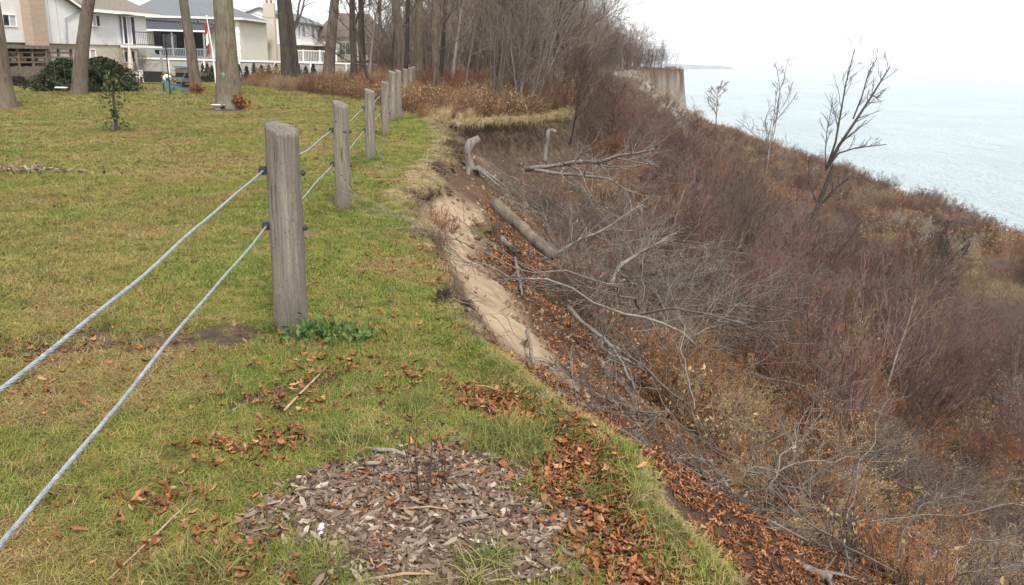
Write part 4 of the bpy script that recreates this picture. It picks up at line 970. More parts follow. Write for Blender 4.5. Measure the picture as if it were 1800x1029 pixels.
for i in (0, 1, 3):                                      # knots
    e = [o for o in COL.objects if o.name.startswith('fence_post') and o.parent is None][i]; q, h, r = post_pos[i]
    for k in range((3, 6, 3)[(0, 1, 3).index(i)]):
        a = rk.uniform(-2.4, -0.7); zz = rk.uniform(0.15, h - 0.15)
        kn = MB().lathe([(0.0135, -0.008), (0.012, 0.0), (0.007, 0.004)], n=8).build('knot', m_bolt if i == 1 else m_oldwood, e); kn.location = (r * 0.985 * math.cos(a), r * 0.985 * math.sin(a), zz); kn.rotation_euler = (0, PI / 2, a)
# cables: seven twisted strands, a little wavy, running along the lawn side of the posts
for lv, lab in ((0, 'upper galvanised steel cable strung along the lawn side of the posts'), (1, 'lower galvanised steel cable strung along the lawn side of the posts')):
    pts = []
    q0 = ATT[0][lv]; back = q0 - np.array([fdir[0], fdir[1], 0]) * 4.9 + np.array([0, 0, -0.02 + (0.0 if lv == 0 else 0.02)])
    ctrl = [back] + [r[lv] for r in ATT]
    rg2 = np.random.default_rng(50 + lv)
    for a, c in zip(ctrl[:-1], ctrl[1:]):
        L = np.linalg.norm(c - a); n_ = max(6, int(L / 0.012 if a is back else L / 0.05))
        for t in np.linspace(0, 1, n_, endpoint=False):
            p_ = a + (c - a) * t; s_ = 4 * t * (1 - t)
            p_[2] += -0.035 * s_ + 0.008 * math.sin(t * 9 + lv * 2) * s_ + (0.003 * math.sin(t * 31 + lv * 2) * s_ if a is back else 0)
            p_[:2] += left * 0.008 * math.sin(t * 8 + 2) * s_; pts.append(p_)
    pts = np.array(pts); tg = unit(np.gradient(pts, axis=0)); a = unit(np.cross(tg, [0, 0, 1.0])); b2 = np.cross(tg, a)
    s_len = np.concatenate([[0], np.cumsum(np.linalg.norm(np.diff(pts, axis=0), axis=1))]); st = []
    near = s_len < 9
    for k in range(6):
        ph = s_len * (2 * PI / 0.15) + k * PI / 3; R1 = 0.0041
        pl = pts + R1 * (np.cos(ph)[:, None] * a + np.sin(ph)[:, None] * b2)
        st.append(tubes(pl[near][None], np.full((1, near.sum()), 0.0025), 5))
    st.append(tubes(pts[None], np.full((1, len(pts)), 0.0049), 7))
    Vc, Fc = join_np(st); tag(link('steel_cable', mesh_np('steel_cable', Vc, [Fc], m_steel, True)), lab, 'cable', 'steel cables of the fence')

# ================================================================== GRASS, WEEDS
m_grass, n, b = mat('grass_blades')
P = pos(n)
g1 = ramp(n, noise(n, P, 0.55, 4, 0.6), [(0.32, (0.075, 0.125, 0.02)), (0.44, (0.155, 0.18, 0.03)), (0.54, (0.26, 0.225, 0.06)), (0.66, (0.33, 0.24, 0.095))])
g2 = ramp(n, rnd(n), [(0.0, (0.055, 0.09, 0.018)), (0.3, (0.15, 0.16, 0.03)), (0.62, (0.28, 0.225, 0.07)), (0.85, (0.36, 0.27, 0.12)), (1.0, (0.19, 0.105, 0.045))])
g3 = ramp(n, noise(n, P, 2.3, 3, 0.6), [(0.35, (0.065, 0.12, 0.018)), (0.5, (0.19, 0.185, 0.035)), (0.64, (0.31, 0.22, 0.08))])
gc = mix(n, 0.4, mix(n, 0.5, g1, g3), g2)
gd = ramp(n, noise(n, P, 5.5, 4, 0.65), [(0.34, 0.55), (0.5, 1.0), (0.75, 1.15)])
gc = mix(n, 1.0, gc, gd, 'MULTIPLY')
n.links.new(gc, b.inputs['Base Color']); b.inputs['Roughness'].default_value = 0.7
m_green, n, b = mat('lush_grass_blades')
n.links.new(ramp(n, rnd(n), [(0.0, (0.06, 0.09, 0.02)), (0.5, (0.14, 0.155, 0.035)), (1.0, (0.27, 0.235, 0.09))]), b.inputs['Base Color'])
m_straw = random_mat('straw_blades', [(0.38, 0.28, 0.145), (0.27, 0.185, 0.085), (0.46, 0.37, 0.22)], grain=6)
m_dryblade = random_mat('dry_lawn_blades', [(0.36, 0.27, 0.12), (0.28, 0.19, 0.08), (0.42, 0.33, 0.17)], grain=6)
def blades(seed, n, length, spread, lean, width, seg=3):
    rng = np.random.default_rng(seed); an = rng.uniform(0, 2 * PI, n); r = spread * np.sqrt(rng.random(n))
    st = np.stack([r * np.cos(an), r * np.sin(an), np.full(n, -0.01)], 1)
    a2 = rng.uniform(0, 2 * PI, n); d = np.stack([np.cos(a2), np.sin(a2), np.zeros(n)], 1)
    L = length * rng.uniform(0.5, 1.2, n); ln = lean * rng.uniform(0.3, 1.3, n); side = np.stack([-d[:, 1], d[:, 0], np.zeros(n)], 1)
    side = unit(side + 0.5 * rng.normal(size=(n, 3)))
    V = []; t = np.linspace(0, 1, seg + 1)
    for k, tt in enumerate(t):
        ang = ln * tt
        c = st + (d * np.sin(ang)[:, None] + np.array([0, 0, 1]) * np.cos(ang)[:, None]) * (L * tt)[:, None]
        w = width * (1 - tt) ** 0.7 + 0.0003
        V += [c - side * w, c + side * w]
    V = np.stack(V, 1).reshape(-1, 3); k = 2 * (seg + 1); o = (np.arange(n) * k)[:, None]
    F = np.concatenate([o + np.array([[2 * i, 2 * i + 1, 2 * i + 3, 2 * i + 2]]) for i in range(seg)]); return V, F
def bl_mesh(nm, seed, m, *a, **k):
    V, F = blades(seed, *a, **k); return mesh_np(nm, V, [F], m)
rg = np.random.default_rng(77)
def in_view(x, y, z, mg=120):
    px, py = proj(np.stack([x, y, z], 1)); f = (np.stack([x, y, z], 1) - CAM) @ _F
    return (f > 0.3) & (px > -mg) & (px < 1800 + mg) & (py < 1029 + mg) & (py > -300)
m_fresh, n, b = mat('fresh_grass_blades')
n.links.new(ramp(n, rnd(n), [(0.0, (0.055, 0.105, 0.018)), (0.5, (0.13, 0.175, 0.028)), (1.0, (0.23, 0.235, 0.05))]), b.inputs['Base Color'])
m_thatch = random_mat('thatch_blades', [(0.24, 0.15, 0.065), (0.33, 0.23, 0.10), (0.15, 0.085, 0.035), (0.38, 0.29, 0.13)], grain=6)
tuft = [bl_mesh('tuft', 300 + i, m_grass, 26, 0.062, 0.055, 1.35, 0.0017) for i in range(3)] + [bl_mesh('tuft', 304, m_fresh, 26, 0.060, 0.055, 1.25, 0.0017), bl_mesh('tuft', 305, m_thatch, 20, 0.055, 0.055, 1.5, 0.0016)] + [bl_mesh('tuft', 310, m_dryblade, 14, 0.065, 0.05, 1.5, 0.0012)]
def sample_lawn(n, y0, y1):
    y = np.sqrt(rg.uniform(y0 ** 2, y1 ** 2, n)); w = 0.70 * y + 0.8; x = rg.uniform(-1, 1, n) * w
    x = np.where(x > 2.2, x - 2.2 - w, x); d = edge_d(x, y); k = (rg.random(n) < grass_w(x, y, d)) & (d < 0.06); x, y, d = x[k], y[k], d[k]
    z = H(x, y, d); v = in_view(x, y, z); return x[v], y[v], z[v], d[v]
PX = []; SC = []; ID = []
for n_, y0, y1, s in ((36000, 1.6, 5.0, 0.82), (52000, 5, 11, 1.0), (50000, 11, 24, 1.6), (30000, 24, 72, 3.2)):
    x, y, z, d = sample_lawn(n_, y0, y1); keep = fbm(x, y, 3, 1.6) + rg.normal(size=len(x)) * 0.35 > -0.42; x, y, z = x[keep], y[keep], z[keep]
    PX.append(np.stack([x, y, z], 1)); kk = s * rg.uniform(0.6, 1.25, len(x)) * (1 + 0.35 * fbm(x, y, 2, 0.8))
    SC.append(np.stack([kk, kk, kk * (0.9 if y0 < 11 else 0.62)], 1)); u_ = rg.random(len(x)); dd_ = edge_d(x, y)
    pf = np.clip(0.62 * sstep(dd_, -3.2, -0.7) + 0.9 * sstep(fbm(x, y, 3, 0.33), 0.05, 0.4), 0, 0.8); pt_ = np.clip(0.85 * sstep(fbm(x + 40, y, 4, 0.75), 0.02, 0.42) + 0.12 * (y < 5), 0, 0.8)
    ID.append(np.where(rg.random(len(x)) < 0.05, 5, np.where(rg.random(len(x)) < pt_, 4, np.where(u_ < pf, 3, rg.integers(0, 3, len(x))))))
PX = np.concatenate(PX); SC = np.concatenate(SC); ID = np.concatenate(ID)
scatter('grass', 'short matted green and yellow lawn grass', 'grass', PX, np.stack([np.zeros(len(PX)), np.zeros(len(PX)), rg.uniform(0, 6.28, len(PX))], 1), SC, ID, tuft)
# taller fringe along the turf lip: green inside, bleached and hanging outside
fr = [bl_mesh('fringe', 320 + i, m_green, 30, 0.11, 0.05, 1.2, 0.0019) for i in range(3)] + [bl_mesh('fringe', 330 + i, m_straw, 36, 0.11, 0.05, 2.1, 0.0012) for i in range(3)]
y = np.concatenate([rg.uniform(1.8, 4.3, 1900), rg.uniform(4.3, 8, 1500), rg.uniform(8, 24.5, 4200)]); x = np.interp(y, EDGE[1:26, 1], EDGE[1:26, 0]) + rg.uniform(-0.25, 0.22, len(y))
d = edge_d(x, y); gap = fbm(x * 0 + 3, y, 3, 1.4) > -0.08
k = gap & (((d > -0.10) & (d < 0.06) & (y < 4.4)) | ((d > -0.06) & (d < 0.03) & (rg.random(len(y)) < 0.5))); x, y, d = x[k], y[k], d[k]; z = H(x, y, d)
pick = np.where((d > -0.03) | (rg.random(len(x)) < 0.25), rg.integers(3, 6, len(x)), rg.integers(0, 3, len(x)))
ss = rg.uniform(0.28, 0.7, len(x)) * np.where(y > 8, 1.3, 1.0)
scatter('edge_grass', 'longer green and bleached grass fringe hanging over the bluff edge', 'grass', np.stack([x, y, z], 1), np.stack([0 * x, np.where(d > -0.015, 0.7, 0.1), rg.normal(size=len(x)) * 0.5], 1), ss, pick, fr)
# lush tufts here and there
lt = [bl_mesh('lush_tuft', 340 + i, m_green, 46, 0.15, 0.07, 1.05, 0.0019) for i in range(3)]
LP = []
for px, py, k in ((895, 790, 26), (620, 785, 10), (915, 800, 16), (580, 600, 10), (880, 770, 10), (1190, 690, 0), (940, 770, 12), (735, 720, 6), (1020, 880, 6), (840, 1000, 6), (350, 1010, 12), (560, 1010, 10)):
    q = hit(px, py)
    for _ in range(k): LP.append((q[0] + rg.normal() * 0.055, q[1] + rg.normal() * 0.055))
for (pq_, ph_, pr_) in post_pos[:6]:  # extra tufts added round the post feet for contact shade
    for _ in range(16):
        a = rg.uniform(0, 6.28); LP.append((pq_[0] + (pr_ + 0.02) * math.cos(a), pq_[1] + (pr_ + 0.02) * math.sin(a)))
LP = np.array(LP); z = H(LP[:, 0], LP[:, 1])
scatter('lush_grass', 'lush bright green tufts around the mulch patch', 'grass', np.column_stack([LP, z]), np.stack([rg.normal(size=len(LP)) * 0.2, rg.normal(size=len(LP)) * 0.2, rg.uniform(0, 6, len(LP))], 1), rg.uniform(0.5, 1.0, len(LP)), rg.integers(0, 3, len(LP)), lt)

# dry weeds between lawn and wood
def weeds(seed, m, n, h, leafm, nl):
    V, F, tips = shrub_np(seed, n, h, 22, ((3, 0.2, 0.4), (3, 0.3, 0.5)), 0.08, 0.05, 0.007, 0.003, (20, 50), 0.25)
    rng = np.random.default_rng(seed); c = tips[rng.integers(0, len(tips), nl)] + 0.03 * rng.normal(size=(nl, 3)); V2, F2 = leaf_quads(rng, c, 0.021, 0.5)
    me = mesh_np('weed', np.concatenate([V, V2]), [np.concatenate([F, F2 + len(V)])], [m, leafm]); mi = np.zeros(len(me.polygons), np.int32); mi[len(F):] = 1; me.polygons.foreach_set('material_index', mi); return me
wk = [weeds(360, m_twig_rust, 16, 0.95, m_rustleaf, 160), weeds(361, m_twig_rust, 14, 0.8, m_seed, 140), weeds(362, m_twig_tan, 20, 1.0, m_seed, 180), weeds(363, m_twig_mauve, 14, 1.2, m_rustleaf, 90)]
wk.append(bl_mesh('weed', 364, m_straw, 130, 0.65, 0.22, 0.7, 0.004))
n_ = 9000; y = 21.3 + 46 * rg.random(n_) ** 1.6; x = rg.uniform(-20, 3, n_); d = edge_d(x, y); k = (rg.random(n_) < weed_w(x, y)) & (d < -0.12); x, y, d = x[k], y[k], d[k]; z = H(x, y, d)
pn = fbm(x, y, 2, 0.22); front = weed_w(x - 1.6, y)
pick = np.where(pn > 0.42, 4, np.where(pn > 0.22, 2, np.where(pn > -0.15, 1, np.where(rg.random(len(x)) < 0.3, 3, 0))))
pick = np.where((y < 23.4) & (rg.random(len(x)) < 0.75), 4, pick); 
scatter('dry_weeds', 'tall russet and straw coloured dry weeds between lawn and wood', 'weeds', np.stack([x, y, z], 1), np.stack([rg.normal(size=len(x)) * 0.12, rg.normal(size=len(x)) * 0.12, rg.uniform(0, 6, len(x))], 1), rg.uniform(0.55, 1.15, len(x)) * (0.45 + 0.55 * sstep(y, 21.5, 24.5)) * np.where(pick == 4, 0.8, 1) * (1 - 0.42 * sstep(-x, 7.5, 11)), pick, wk)

# ================================================================== THE BLUFF SLOPE: shrubs, dead branches, trees
SH = []                                                   # (branches mesh, leaves mesh or None, natural height, label, name)
def add_shrub(name, label, h, mt, seed, leafm=None, leaf=0.03, nl=0, **k):
    V, F, tips = shrub_np(seed, h=h, **k); lm = None
    if leafm is not None:
        rng = np.random.default_rng(seed); c = tips[rng.integers(0, len(tips), nl)] + 0.02 * rng.normal(size=(nl, 3)); v2, f2 = leaf_quads(rng, c, leaf); lm = mesh_np('leaves', v2, [f2], leafm)
    SH.append((mesh_np('branches', V, [F], mt, True), lm, h, label, name))
LVD = ((6, 0.35, 0.7), (4, 0.35, 0.65), (3, 0.35, 0.7))
LVX = ((7, 0.35, 0.7), (5, 0.35, 0.65), (3, 0.4, 0.75))
add_shrub('bare_shrub', 'leafless mauve brown shrub in the thicket on the bluff slope', 2.0, m_twig_mauve, 400, stems=12, lv=LVD, r=0.013)
add_shrub('bare_shrub', 'leafless mauve brown shrub in the thicket on the bluff slope', 2.4, m_twig_mauve, 401, stems=10, lv=LVX, r=0.015, spread=35, up=0.1)
add_shrub('bare_shrub', 'leafless grey brown shrub in the thicket on the bluff slope', 1.9, m_twig, 402, stems=12, lv=LVX, r=0.014, spread=60)
add_shrub('rusty_shrub', 'rust coloured shrub with clinging dry leaves on the bluff slope', 1.6, m_twig_rust, 403, m_rustleaf, 0.014, 2800, stems=13, lv=LVD, r=0.011)
add_shrub('seeding_shrub', 'tan shrub covered in pale dry seed heads on the bluff slope', 1.5, m_twig_tan, 404, m_seed, 0.0105, 4200, stems=12, lv=LVD, r=0.009, spread=60, wob=0.22)
add_shrub('bare_shrub', 'ashen grey leafless shrub on the bluff slope', 2.2, m_twig_grey, 405, stems=7, lv=LVD, r=0.014, spread=40)
add_shrub('bare_shrub', 'leafless grey brown shrub in the thicket on the bluff slope', 3.2, m_twig, 406, stems=8, lv=LVX, r=0.022, spread=30, up=0.08, rmin=0.0035)
add_shrub('red_osier', 'red twigged shrub on the bluff slope', 1.7, m_twig_red, 407, stems=16, lv=((7, 0.3, 0.6), (4, 0.3, 0.6), (2, 0.3, 0.6)), r=0.009, spread=35, up=0.12)
add_shrub('rusty_shrub', 'rust coloured shrub with clinging dry leaves on the bluff slope', 1.3, m_twig_rust, 408, m_rustleaf, 0.012, 2600, stems=16, lv=LVD, r=0.009, spread=60, wob=0.25)
# thicker, simpler ones for far away (twigs a few cm apart read as a haze of wood)
for i, (mt, hh_) in enumerate(((m_twig_mauve, 3.6), (m_twig_rust, 3.0), (m_twig, 4.2))):
    add_shrub('upright_shrub', ('tall upright red brown', 'tall upright rust coloured', 'tall upright grey brown')[i] + ' bare shrub', hh_, mt, 410 + i, stems=11, lv=((7, 0.22, 0.5), (4, 0.3, 0.6), (2, 0.4, 0.7)), r=0.034, rmin=0.0058, spread=20, up=0.13, ang=(18, 45), wob=0.09, base=0.3)
FAR0 = len(SH)
for i, mt in enumerate((m_twig_mauve, m_twig, m_twig_rust, m_twig_tan, m_twig_grey)):
    add_shrub('bare_shrub', 'far leafless shrub low on the bluff slope', 2.6, mt, 420 + i, (m_rustleaf, None, m_rustleaf, m_seed, None)[i], 0.045, 500, stems=13, lv=((8, 0.35, 0.65), (6, 0.35, 0.65), (4, 0.4, 0.7)), r=0.024, rmin=0.0055, spread=55)

rg = np.random.default_rng(91)
def slope_points(n, y0, y1, d0, d1, sep):
    out_ = []; y = y0 + (y1 - y0) * rg.random(n); x = np.interp(y, EDGE[:, 1], EDGE[:, 0]) + rg.uniform(d0, d1, n)
    d = edge_d(x, y); z = H(x, y, d); f = (np.stack([x, y, z], 1) - CAM) @ _F; px, py = proj(np.stack([x, y, z + 0.8], 1))
    k = (d > d0 * 0.9) & (d < 57.5) & (px > 700) & (px < 2050) & (py < 1450) & (f > 0.6) & (z > -16.0); P = np.stack([x, y, z, d], 1)[k]
    grid = {}
    for q in P:
        c = (int(q[0] // sep), int(q[1] // sep)); ok = True
        for a in (-1, 0, 1):
            for b_ in (-1, 0, 1):
                for w_ in grid.get((c[0] + a, c[1] + b_), ()):
                    if (w_[0] - q[0]) ** 2 + (w_[1] - q[1]) ** 2 < sep * sep: ok = False
        if ok: grid.setdefault(c, []).append(q); out_.append(q)
    return np.array(out_)
PA = slope_points(9000, 0.5, 24, 2.0, 16, 0.60)
PB = slope_points(8000, 8, 60, 1.8, 56, 1.5)
PC = slope_points(9000, 50, 225, 2, 57, 2.3)
PD = slope_points(2600, 26, 78, 0.6, 10, 1.3)
ALL = []
for arr, tier in ((PA, 0), (PB, 1), (PC, 2), (PD, 3)):
    for q in arr:
        if tier == 1 and q[1] < 24 and q[3] < 16: continue
        if tier == 2 and q[1] < 60 and q[3] < 56: continue
        ALL.append((*q, tier))
PROJS = []
for (x, y, z, d, tier) in ALL:
    pn = float(fbm(np.array([x]), np.array([y]), 2, 0.16)[0]); u = rg.random()
    px, py = proj((x, y, z)); 
    if tier == 0:
        s = 0.30 + 0.15 * min(d - 2.0, 4.0); s *= rg.uniform(0.75, 1.2)
        if 7 < y < 20 and d < 7: s += 0.12
        if px > 1150 and py > 640 and px < 1800: k = int(rg.choice([4, 4, 4, 8, 3, 8, 3, 2]))
        elif y < 16 and d < 6.5: k = int(rg.choice([2, 2, 5, 0, 3]))
        else: k = int(rg.choice([0, 1, 3, 2, 0, 7] if pn > 0 else [0, 3, 8, 1, 4]))
        if d < 3.4 and y > 17: s *= 0.6
    elif tier == 3:
        k = FAR0 + int(rg.choice([0, 1, 0, 2, 1])); s = rg.uniform(0.35, 0.7)
    elif tier == 1:
        k = int(rg.choice([0, 1, 6, 2, 1] if pn > 0.05 else [3, 8, 0, 4, 5, 1])); s = rg.uniform(0.85, 1.5) * (0.45 + 0.55 * min(1.0, d / 6))
        if sand_w(np.array([x]), np.array([y]), np.array([d]))[0] > 0.4 and u < 0.8: continue
    else:
        k = FAR0 + int(rg.choice([0, 1, 0, 1, 2] if pn > 0.0 else [2, 0, 3, 4, 2])); s = rg.uniform(0.55, 1.1) * (1 if d > 14 else 0.8)
        if y > 140 and d < 10: continue
        if d > 46: s *= 0.7
        if y > 85 and d < 24: s *= 0.5
    dist = math.sqrt(x * x + y * y + (z - 1.65) ** 2)
    PROJS.append((s * SH[k][2] / dist, x, y, z, k, s, d))
nu_ = 0
while nu_ < 88:
    y = rg.uniform(9, 48); x = float(np.interp(y, EDGE[:, 1], EDGE[:, 0])) + rg.uniform(4.5, 20); d = float(edge_d(np.array([x]), np.array([y]))[0]); z = ground(x, y); px, py = proj((x, y, z))
    if not (1030 < px < 1640) or d < 4 or y < 0.55 * x: continue
    k = FAR0 - 3 + int(rg.choice([0, 0, 1, 2])); s = rg.uniform(0.65, 1.25) * (0.6 + 0.4 * min(1, (d - 3) / 5)) * (0.75 if px < 1110 else 1); nu_ += 1
    PROJS.append((9.0, x, y, z, k, s, d))
PROJS.sort(key=lambda t: -t[0])
nearS, restS = PROJS[:290], PROJS[290:]
kinds = {}
for (_, x, y, z, k, s, d) in nearS:
    g_ = {'bare_shrub': 'bare shrubs of the bluff slope', 'rusty_shrub': 'rust coloured shrubs of the bluff slope', 'seeding_shrub': 'pale seeding shrubs of the bluff slope', 'red_osier': 'red twigged shrubs of the bluff slope', 'upright_shrub': 'tall upright shrubs of the bluff slope'}[SH[k][4]]
    where = 'beside the leaf gully under the sand face' if y < 13 and d < 4 and y > 4.5 else ('at the foot of the near leaf slope' if y <= 4.5 and d < 4 else ('below the far grassy scarp' if 18 < y < 34 and d < 12 else ('on the upper slope' if d < 9 else ('in the middle of the slope' if d < 20 else 'on the lower bench toward the lake'))))
    plant(SH[k][4], (x, y, z - 0.04), SH[k][:2], SH[k][3].replace(' in the thicket on the bluff slope', '').replace(' on the bluff slope', '') + ' ' + where, 'shrub', g_, s, rg.uniform(0, 6.28), (rg.normal() * 0.12, 0.12 + rg.normal() * 0.12))
one = []                                                  # joined kinds for the far mass
for br, lf, h, lab, nm in SH:
    if lf is None: one.append(br); continue
    a = np.empty(len(br.vertices) * 3, np.float32); br.vertices.foreach_get('co', a); c = np.empty(len(lf.vertices) * 3, np.float32); lf.vertices.foreach_get('co', c)
    fa_ = np.empty(len(br.loops), np.int32); br.loops.foreach_get('vertex_index', fa_); fb_ = np.empty(len(lf.loops), np.int32); lf.loops.foreach_get('vertex_index', fb_)
    nb_ = len(br.vertices); me = mesh_np('shrub', np.concatenate([a.reshape(-1, 3), c.reshape(-1, 3)]), [fa_.reshape(-1, 4), fb_.reshape(-1, 4) + nb_], [br.materials[0], lf.materials[0]])
    mi = np.zeros(len(me.polygons), np.int32); mi[len(br.polygons):] = 1; me.polygons.foreach_set('material_index', mi); one.append(me)
A_ = np.array([(x, y, z - 0.05) for (_, x, y, z, k, s, d) in restS])
scatter('thicket', 'dense leafless brown thicket covering the bluff slope down to the lake', 'thicket', A_, np.stack([rg.normal(size=len(A_)) * 0.12, 0.1 + rg.normal(size=len(A_)) * 0.12, rg.uniform(0, 6.28, len(A_))], 1), np.array([t[5] for t in restS]), np.array([t[4] for t in restS]), one)
print('shrubs', len(PROJS))
# undergrowth: low dry weeds and twigs under and between the shrubs
ug = [weeds(370 + i, (m_twig_rust, m_twig_mauve, m_twig_tan, m_twig)[i], 14, 0.5, (m_rustleaf, m_rustleaf, m_seed, m_seed)[i], 90) for i in range(4)]
UP = []
for n_, y0, y1, d0, d1, s0 in ((5200, 0.5, 26, 2.2, 16, 1.0), (6500, 8, 80, 5, 57, 2.0), (5000, 70, 225, 1.5, 56, 3.4)):
    y = rg.uniform(y0, y1, n_); x = np.interp(y, EDGE[:, 1], EDGE[:, 0]) + rg.uniform(d0, d1, n_); d = edge_d(x, y); z = H(x, y, d); v = in_view(x, y, z, 300) & (z > -16.1) & (d > d0 * 0.8) & (d < 57) & ((y < 150) | (d > 9)) & (rg.random(n_) > 0.6 * sand_w(x, y, d))
    UP.append(np.stack([x, y, z, s0 * rg.uniform(0.6, 1.3, n_)], 1)[v])
UP = np.concatenate(UP)
scatter('undergrowth', 'low dry russet undergrowth between the shrubs of the bluff slope', 'undergrowth', UP[:, :3], np.stack([rg.normal(size=len(UP)) * 0.2, 0.25 + rg.normal(size=len(UP)) * 0.2, rg.uniform(0, 6.28, len(UP))], 1), UP[:, 3], rg.integers(0, 4, len(UP)), ug)

n_ = 1500; mx_ = 36 + 9 * rg.normal(size=n_) * 0.55; my_ = 53 + 8 * rg.normal(size=n_) * 0.55; mz_ = H(mx_, my_)
scatter('meadow_grass', 'tan dry grass meadow low on the bluff at the right', 'grass', np.stack([mx_, my_, mz_], 1), np.stack([0 * mx_, 0.2 + 0 * mx_, rg.uniform(0, 6, n_)], 1), rg.uniform(0.9, 1.6, n_), np.zeros(n_, int), [wk[4]])
y = rg.uniform(30, 205, 900); x = np.interp(y, EDGE[:, 1], EDGE[:, 0]) + rg.uniform(-3, 2.5, 900); d = edge_d(x, y); k = (d > -1.6) & (d < np.where(y > 80, 0.1, 0.7)); x, y, d = x[k], y[k], d[k]
scatter('rim_weeds', 'dry tan and russet weeds hanging along the far bluff rim', 'weeds', np.column_stack([x, y, H(x, y) - 0.05]), np.stack([rg.normal(size=len(x)) * 0.2, 0.25 + rg.normal(size=len(x)) * 0.2, rg.uniform(0, 6, len(x))], 1), rg.uniform(0.6, 1.3, len(x)) * np.where(y > 120, 0.75, 1), rg.integers(0, 5, len(x)), wk)
# brush under the trees of the wood
BR = []
for i in range(4):
    V, F, tips = shrub_np(440 + i, 9, (3.2, 4.2, 5.2, 2.6)[i], (30, 25, 22, 40)[i], LVD, 0.08, 0.07, 0.028, 0.0055, (18, 45), 0.35, (0.15, 0, 0)); BR.append(mesh_np('branches', V, [F], (m_twig, m_twig_mauve, m_twig_grey, m_twig)[i], True))
nb_ = 0
while nb_ < 38:
    yy = 25.5 + 110 * rg.random() ** 1.5; xe = np.interp(yy, EDGE[26:37, 1], EDGE[26:37, 0]); xl = np.interp(yy, WX[:, 1], WX[:, 0])
    xx = rg.uniform(max(xl + 3, -0.08 * yy - 2.5), xe + 0.6); px, py = proj((xx, yy, 0))
    if px < 660: continue
    if yy < 40 and px < 860 and rg.random() < 0.75: continue
    i = int(rg.integers(0, 4)); s = rg.uniform(0.6, 1.1); nb_ += 1
    plant('sapling_clump', (xx, yy, ground(xx, yy)), (BR[i], None), ('grey brown', 'mauve brown', 'tall ashen grey', 'low grey brown')[i] + ' clump of bare saplings leaning lakeward in the wood', 'saplings', 'sapling clumps of the bluff top wood', s, rg.uniform(-0.6, 0.6))
tp = []
for k in range(220):
    yy = rg.uniform(110, 260); xe = np.interp(yy, EDGE[:, 1], EDGE[:, 0]); xx = xe - 2.5 - 60 * rg.random() ** 1.5; tp.append((xx, yy, ground(xx, yy), rg.integers(0, 4), rg.uniform(0.8, 1.7) * (1 if xe - xx > 8 else 0.8)))
for k in range(170):
    yy = 75 + 85 * rg.random(); xe = np.interp(yy, EDGE[:, 1], EDGE[:, 0]); xx = xe - 0.5 - 14 * rg.random() ** 1.3; tp.append((xx, yy, ground(xx, yy), rg.integers(0, 4), rg.uniform(1.1, 2.3)))
for k in range(200):
    yy = rg.uniform(48, 120); xe = np.interp(yy, EDGE[:, 1], EDGE[:, 0]); xl = np.interp(yy, WX[:, 1], WX[:, 0]); xx = rg.uniform(max(xl + 8, -0.2 * yy), xe - 0.5); tp.append((xx, yy, ground(xx, yy), rg.integers(0, 4), rg.uniform(0.6, 1.2)))
tp = np.array(tp)
scatter('far_woods', 'hazy mass of bare twigs of the far wood on the bluff top', 'woods', tp[:, :3], np.stack([0 * tp[:, 0], 0.1 + 0 * tp[:, 0], rg.uniform(0, 6, len(tp))], 1), tp[:, 4], tp[:, 3].astype(int), BR)

# single trees on the slope
def slope_tree(px, py, label, mt, mc, sc_px=None, **k):
    q = hit(px, py); return make_tree(tuple(q - np.array([0, 0, 0.1])), label, mt, mc, **k)
def tall_at(px, py, Y, ptop):
    """base on the slope seen at px,py and height that reaches pixel row ptop"""
    q = hit(px, py); t = at_y(px, ptop, q[1]); return q, t[2] - q[2]
q, hh = tall_at(1405, 430, 0, 105)
e = empty('dead_tree', q - np.array([0, 0, 0.2]), 0, 'tall dead tree with forked bare leaders standing against the lake', 'tree')
print('dead tree', q, hh)
rgt = np.random.default_rng(8)
k_ = hh / 325.0                                           # metres per frame pixel at its distance
def pl(pts, r0, r1):
    P_ = np.array([((a - 1405) * k_, 0.0, (430 - b_) * k_) for a, b_ in pts]); P_[:, 1] = np.cumsum(rgt.normal(size=len(P_))) * 0.25 * k_ * 20
    P_[0, 1] = 0; return P_, np.linspace(r0, r1, len(P_)) * k_ * 0.52
lead = [pl([(1403, 432), (1420, 370), (1432, 310), (1440, 278)], 9, 7), pl([(1437, 285), (1448, 245), (1470, 200), (1495, 155), (1510, 128), (1523, 108)], 6.5, 2),
        pl([(1436, 290), (1448, 240), (1452, 190), (1457, 140), (1463, 80)], 5, 1.6), pl([(1472, 198), (1483, 160), (1492, 120), (1502, 92)], 3.2, 1.2), pl([(1440, 280), (1455, 258), (1485, 248), (1534, 240)], 4, 1.3),
        pl([(1436, 290), (1431, 255), (1429, 215), (1432, 170)], 2.6, 1.0), pl([(1495, 156), (1506, 160), (1520, 148)], 2.2, 1), pl([(1420, 370), (1450, 320), (1475, 295), (1490, 300)], 4, 1.3), pl([(1425, 345), (1410, 310), (1408, 280)], 3, 1)]
tr = tubes(lead[0][0][None], lead[0][1][None], 8); link('trunk', mesh_np('trunk', tr[0], [tr[1]], m_bark_dark, True), e)
parts = []
for P_, r_ in lead[1:]:
    parts.append(tubes(P_[None], r_[None], 6)); c, q_ = spawn(rgt, P_[None], r_[None], 15, 0.15, 1, (0.12, 0.38), (20, 55), 6, 0.12, 0.07, 0.4, 0.42 * k_); parts.append(tubes(c, q_, 4)); c, q_ = spawn(rgt, c, q_, 4, 0.3, 1, (0.25, 0.55), (20, 55), 4, 0.14, 0.06, 0.5, 0.3 * k_); parts.append(tubes(c, q_, 3))
V, F = join_np(parts); link('crown', mesh_np('crown', V, [F], m_bark_dark, True), e)
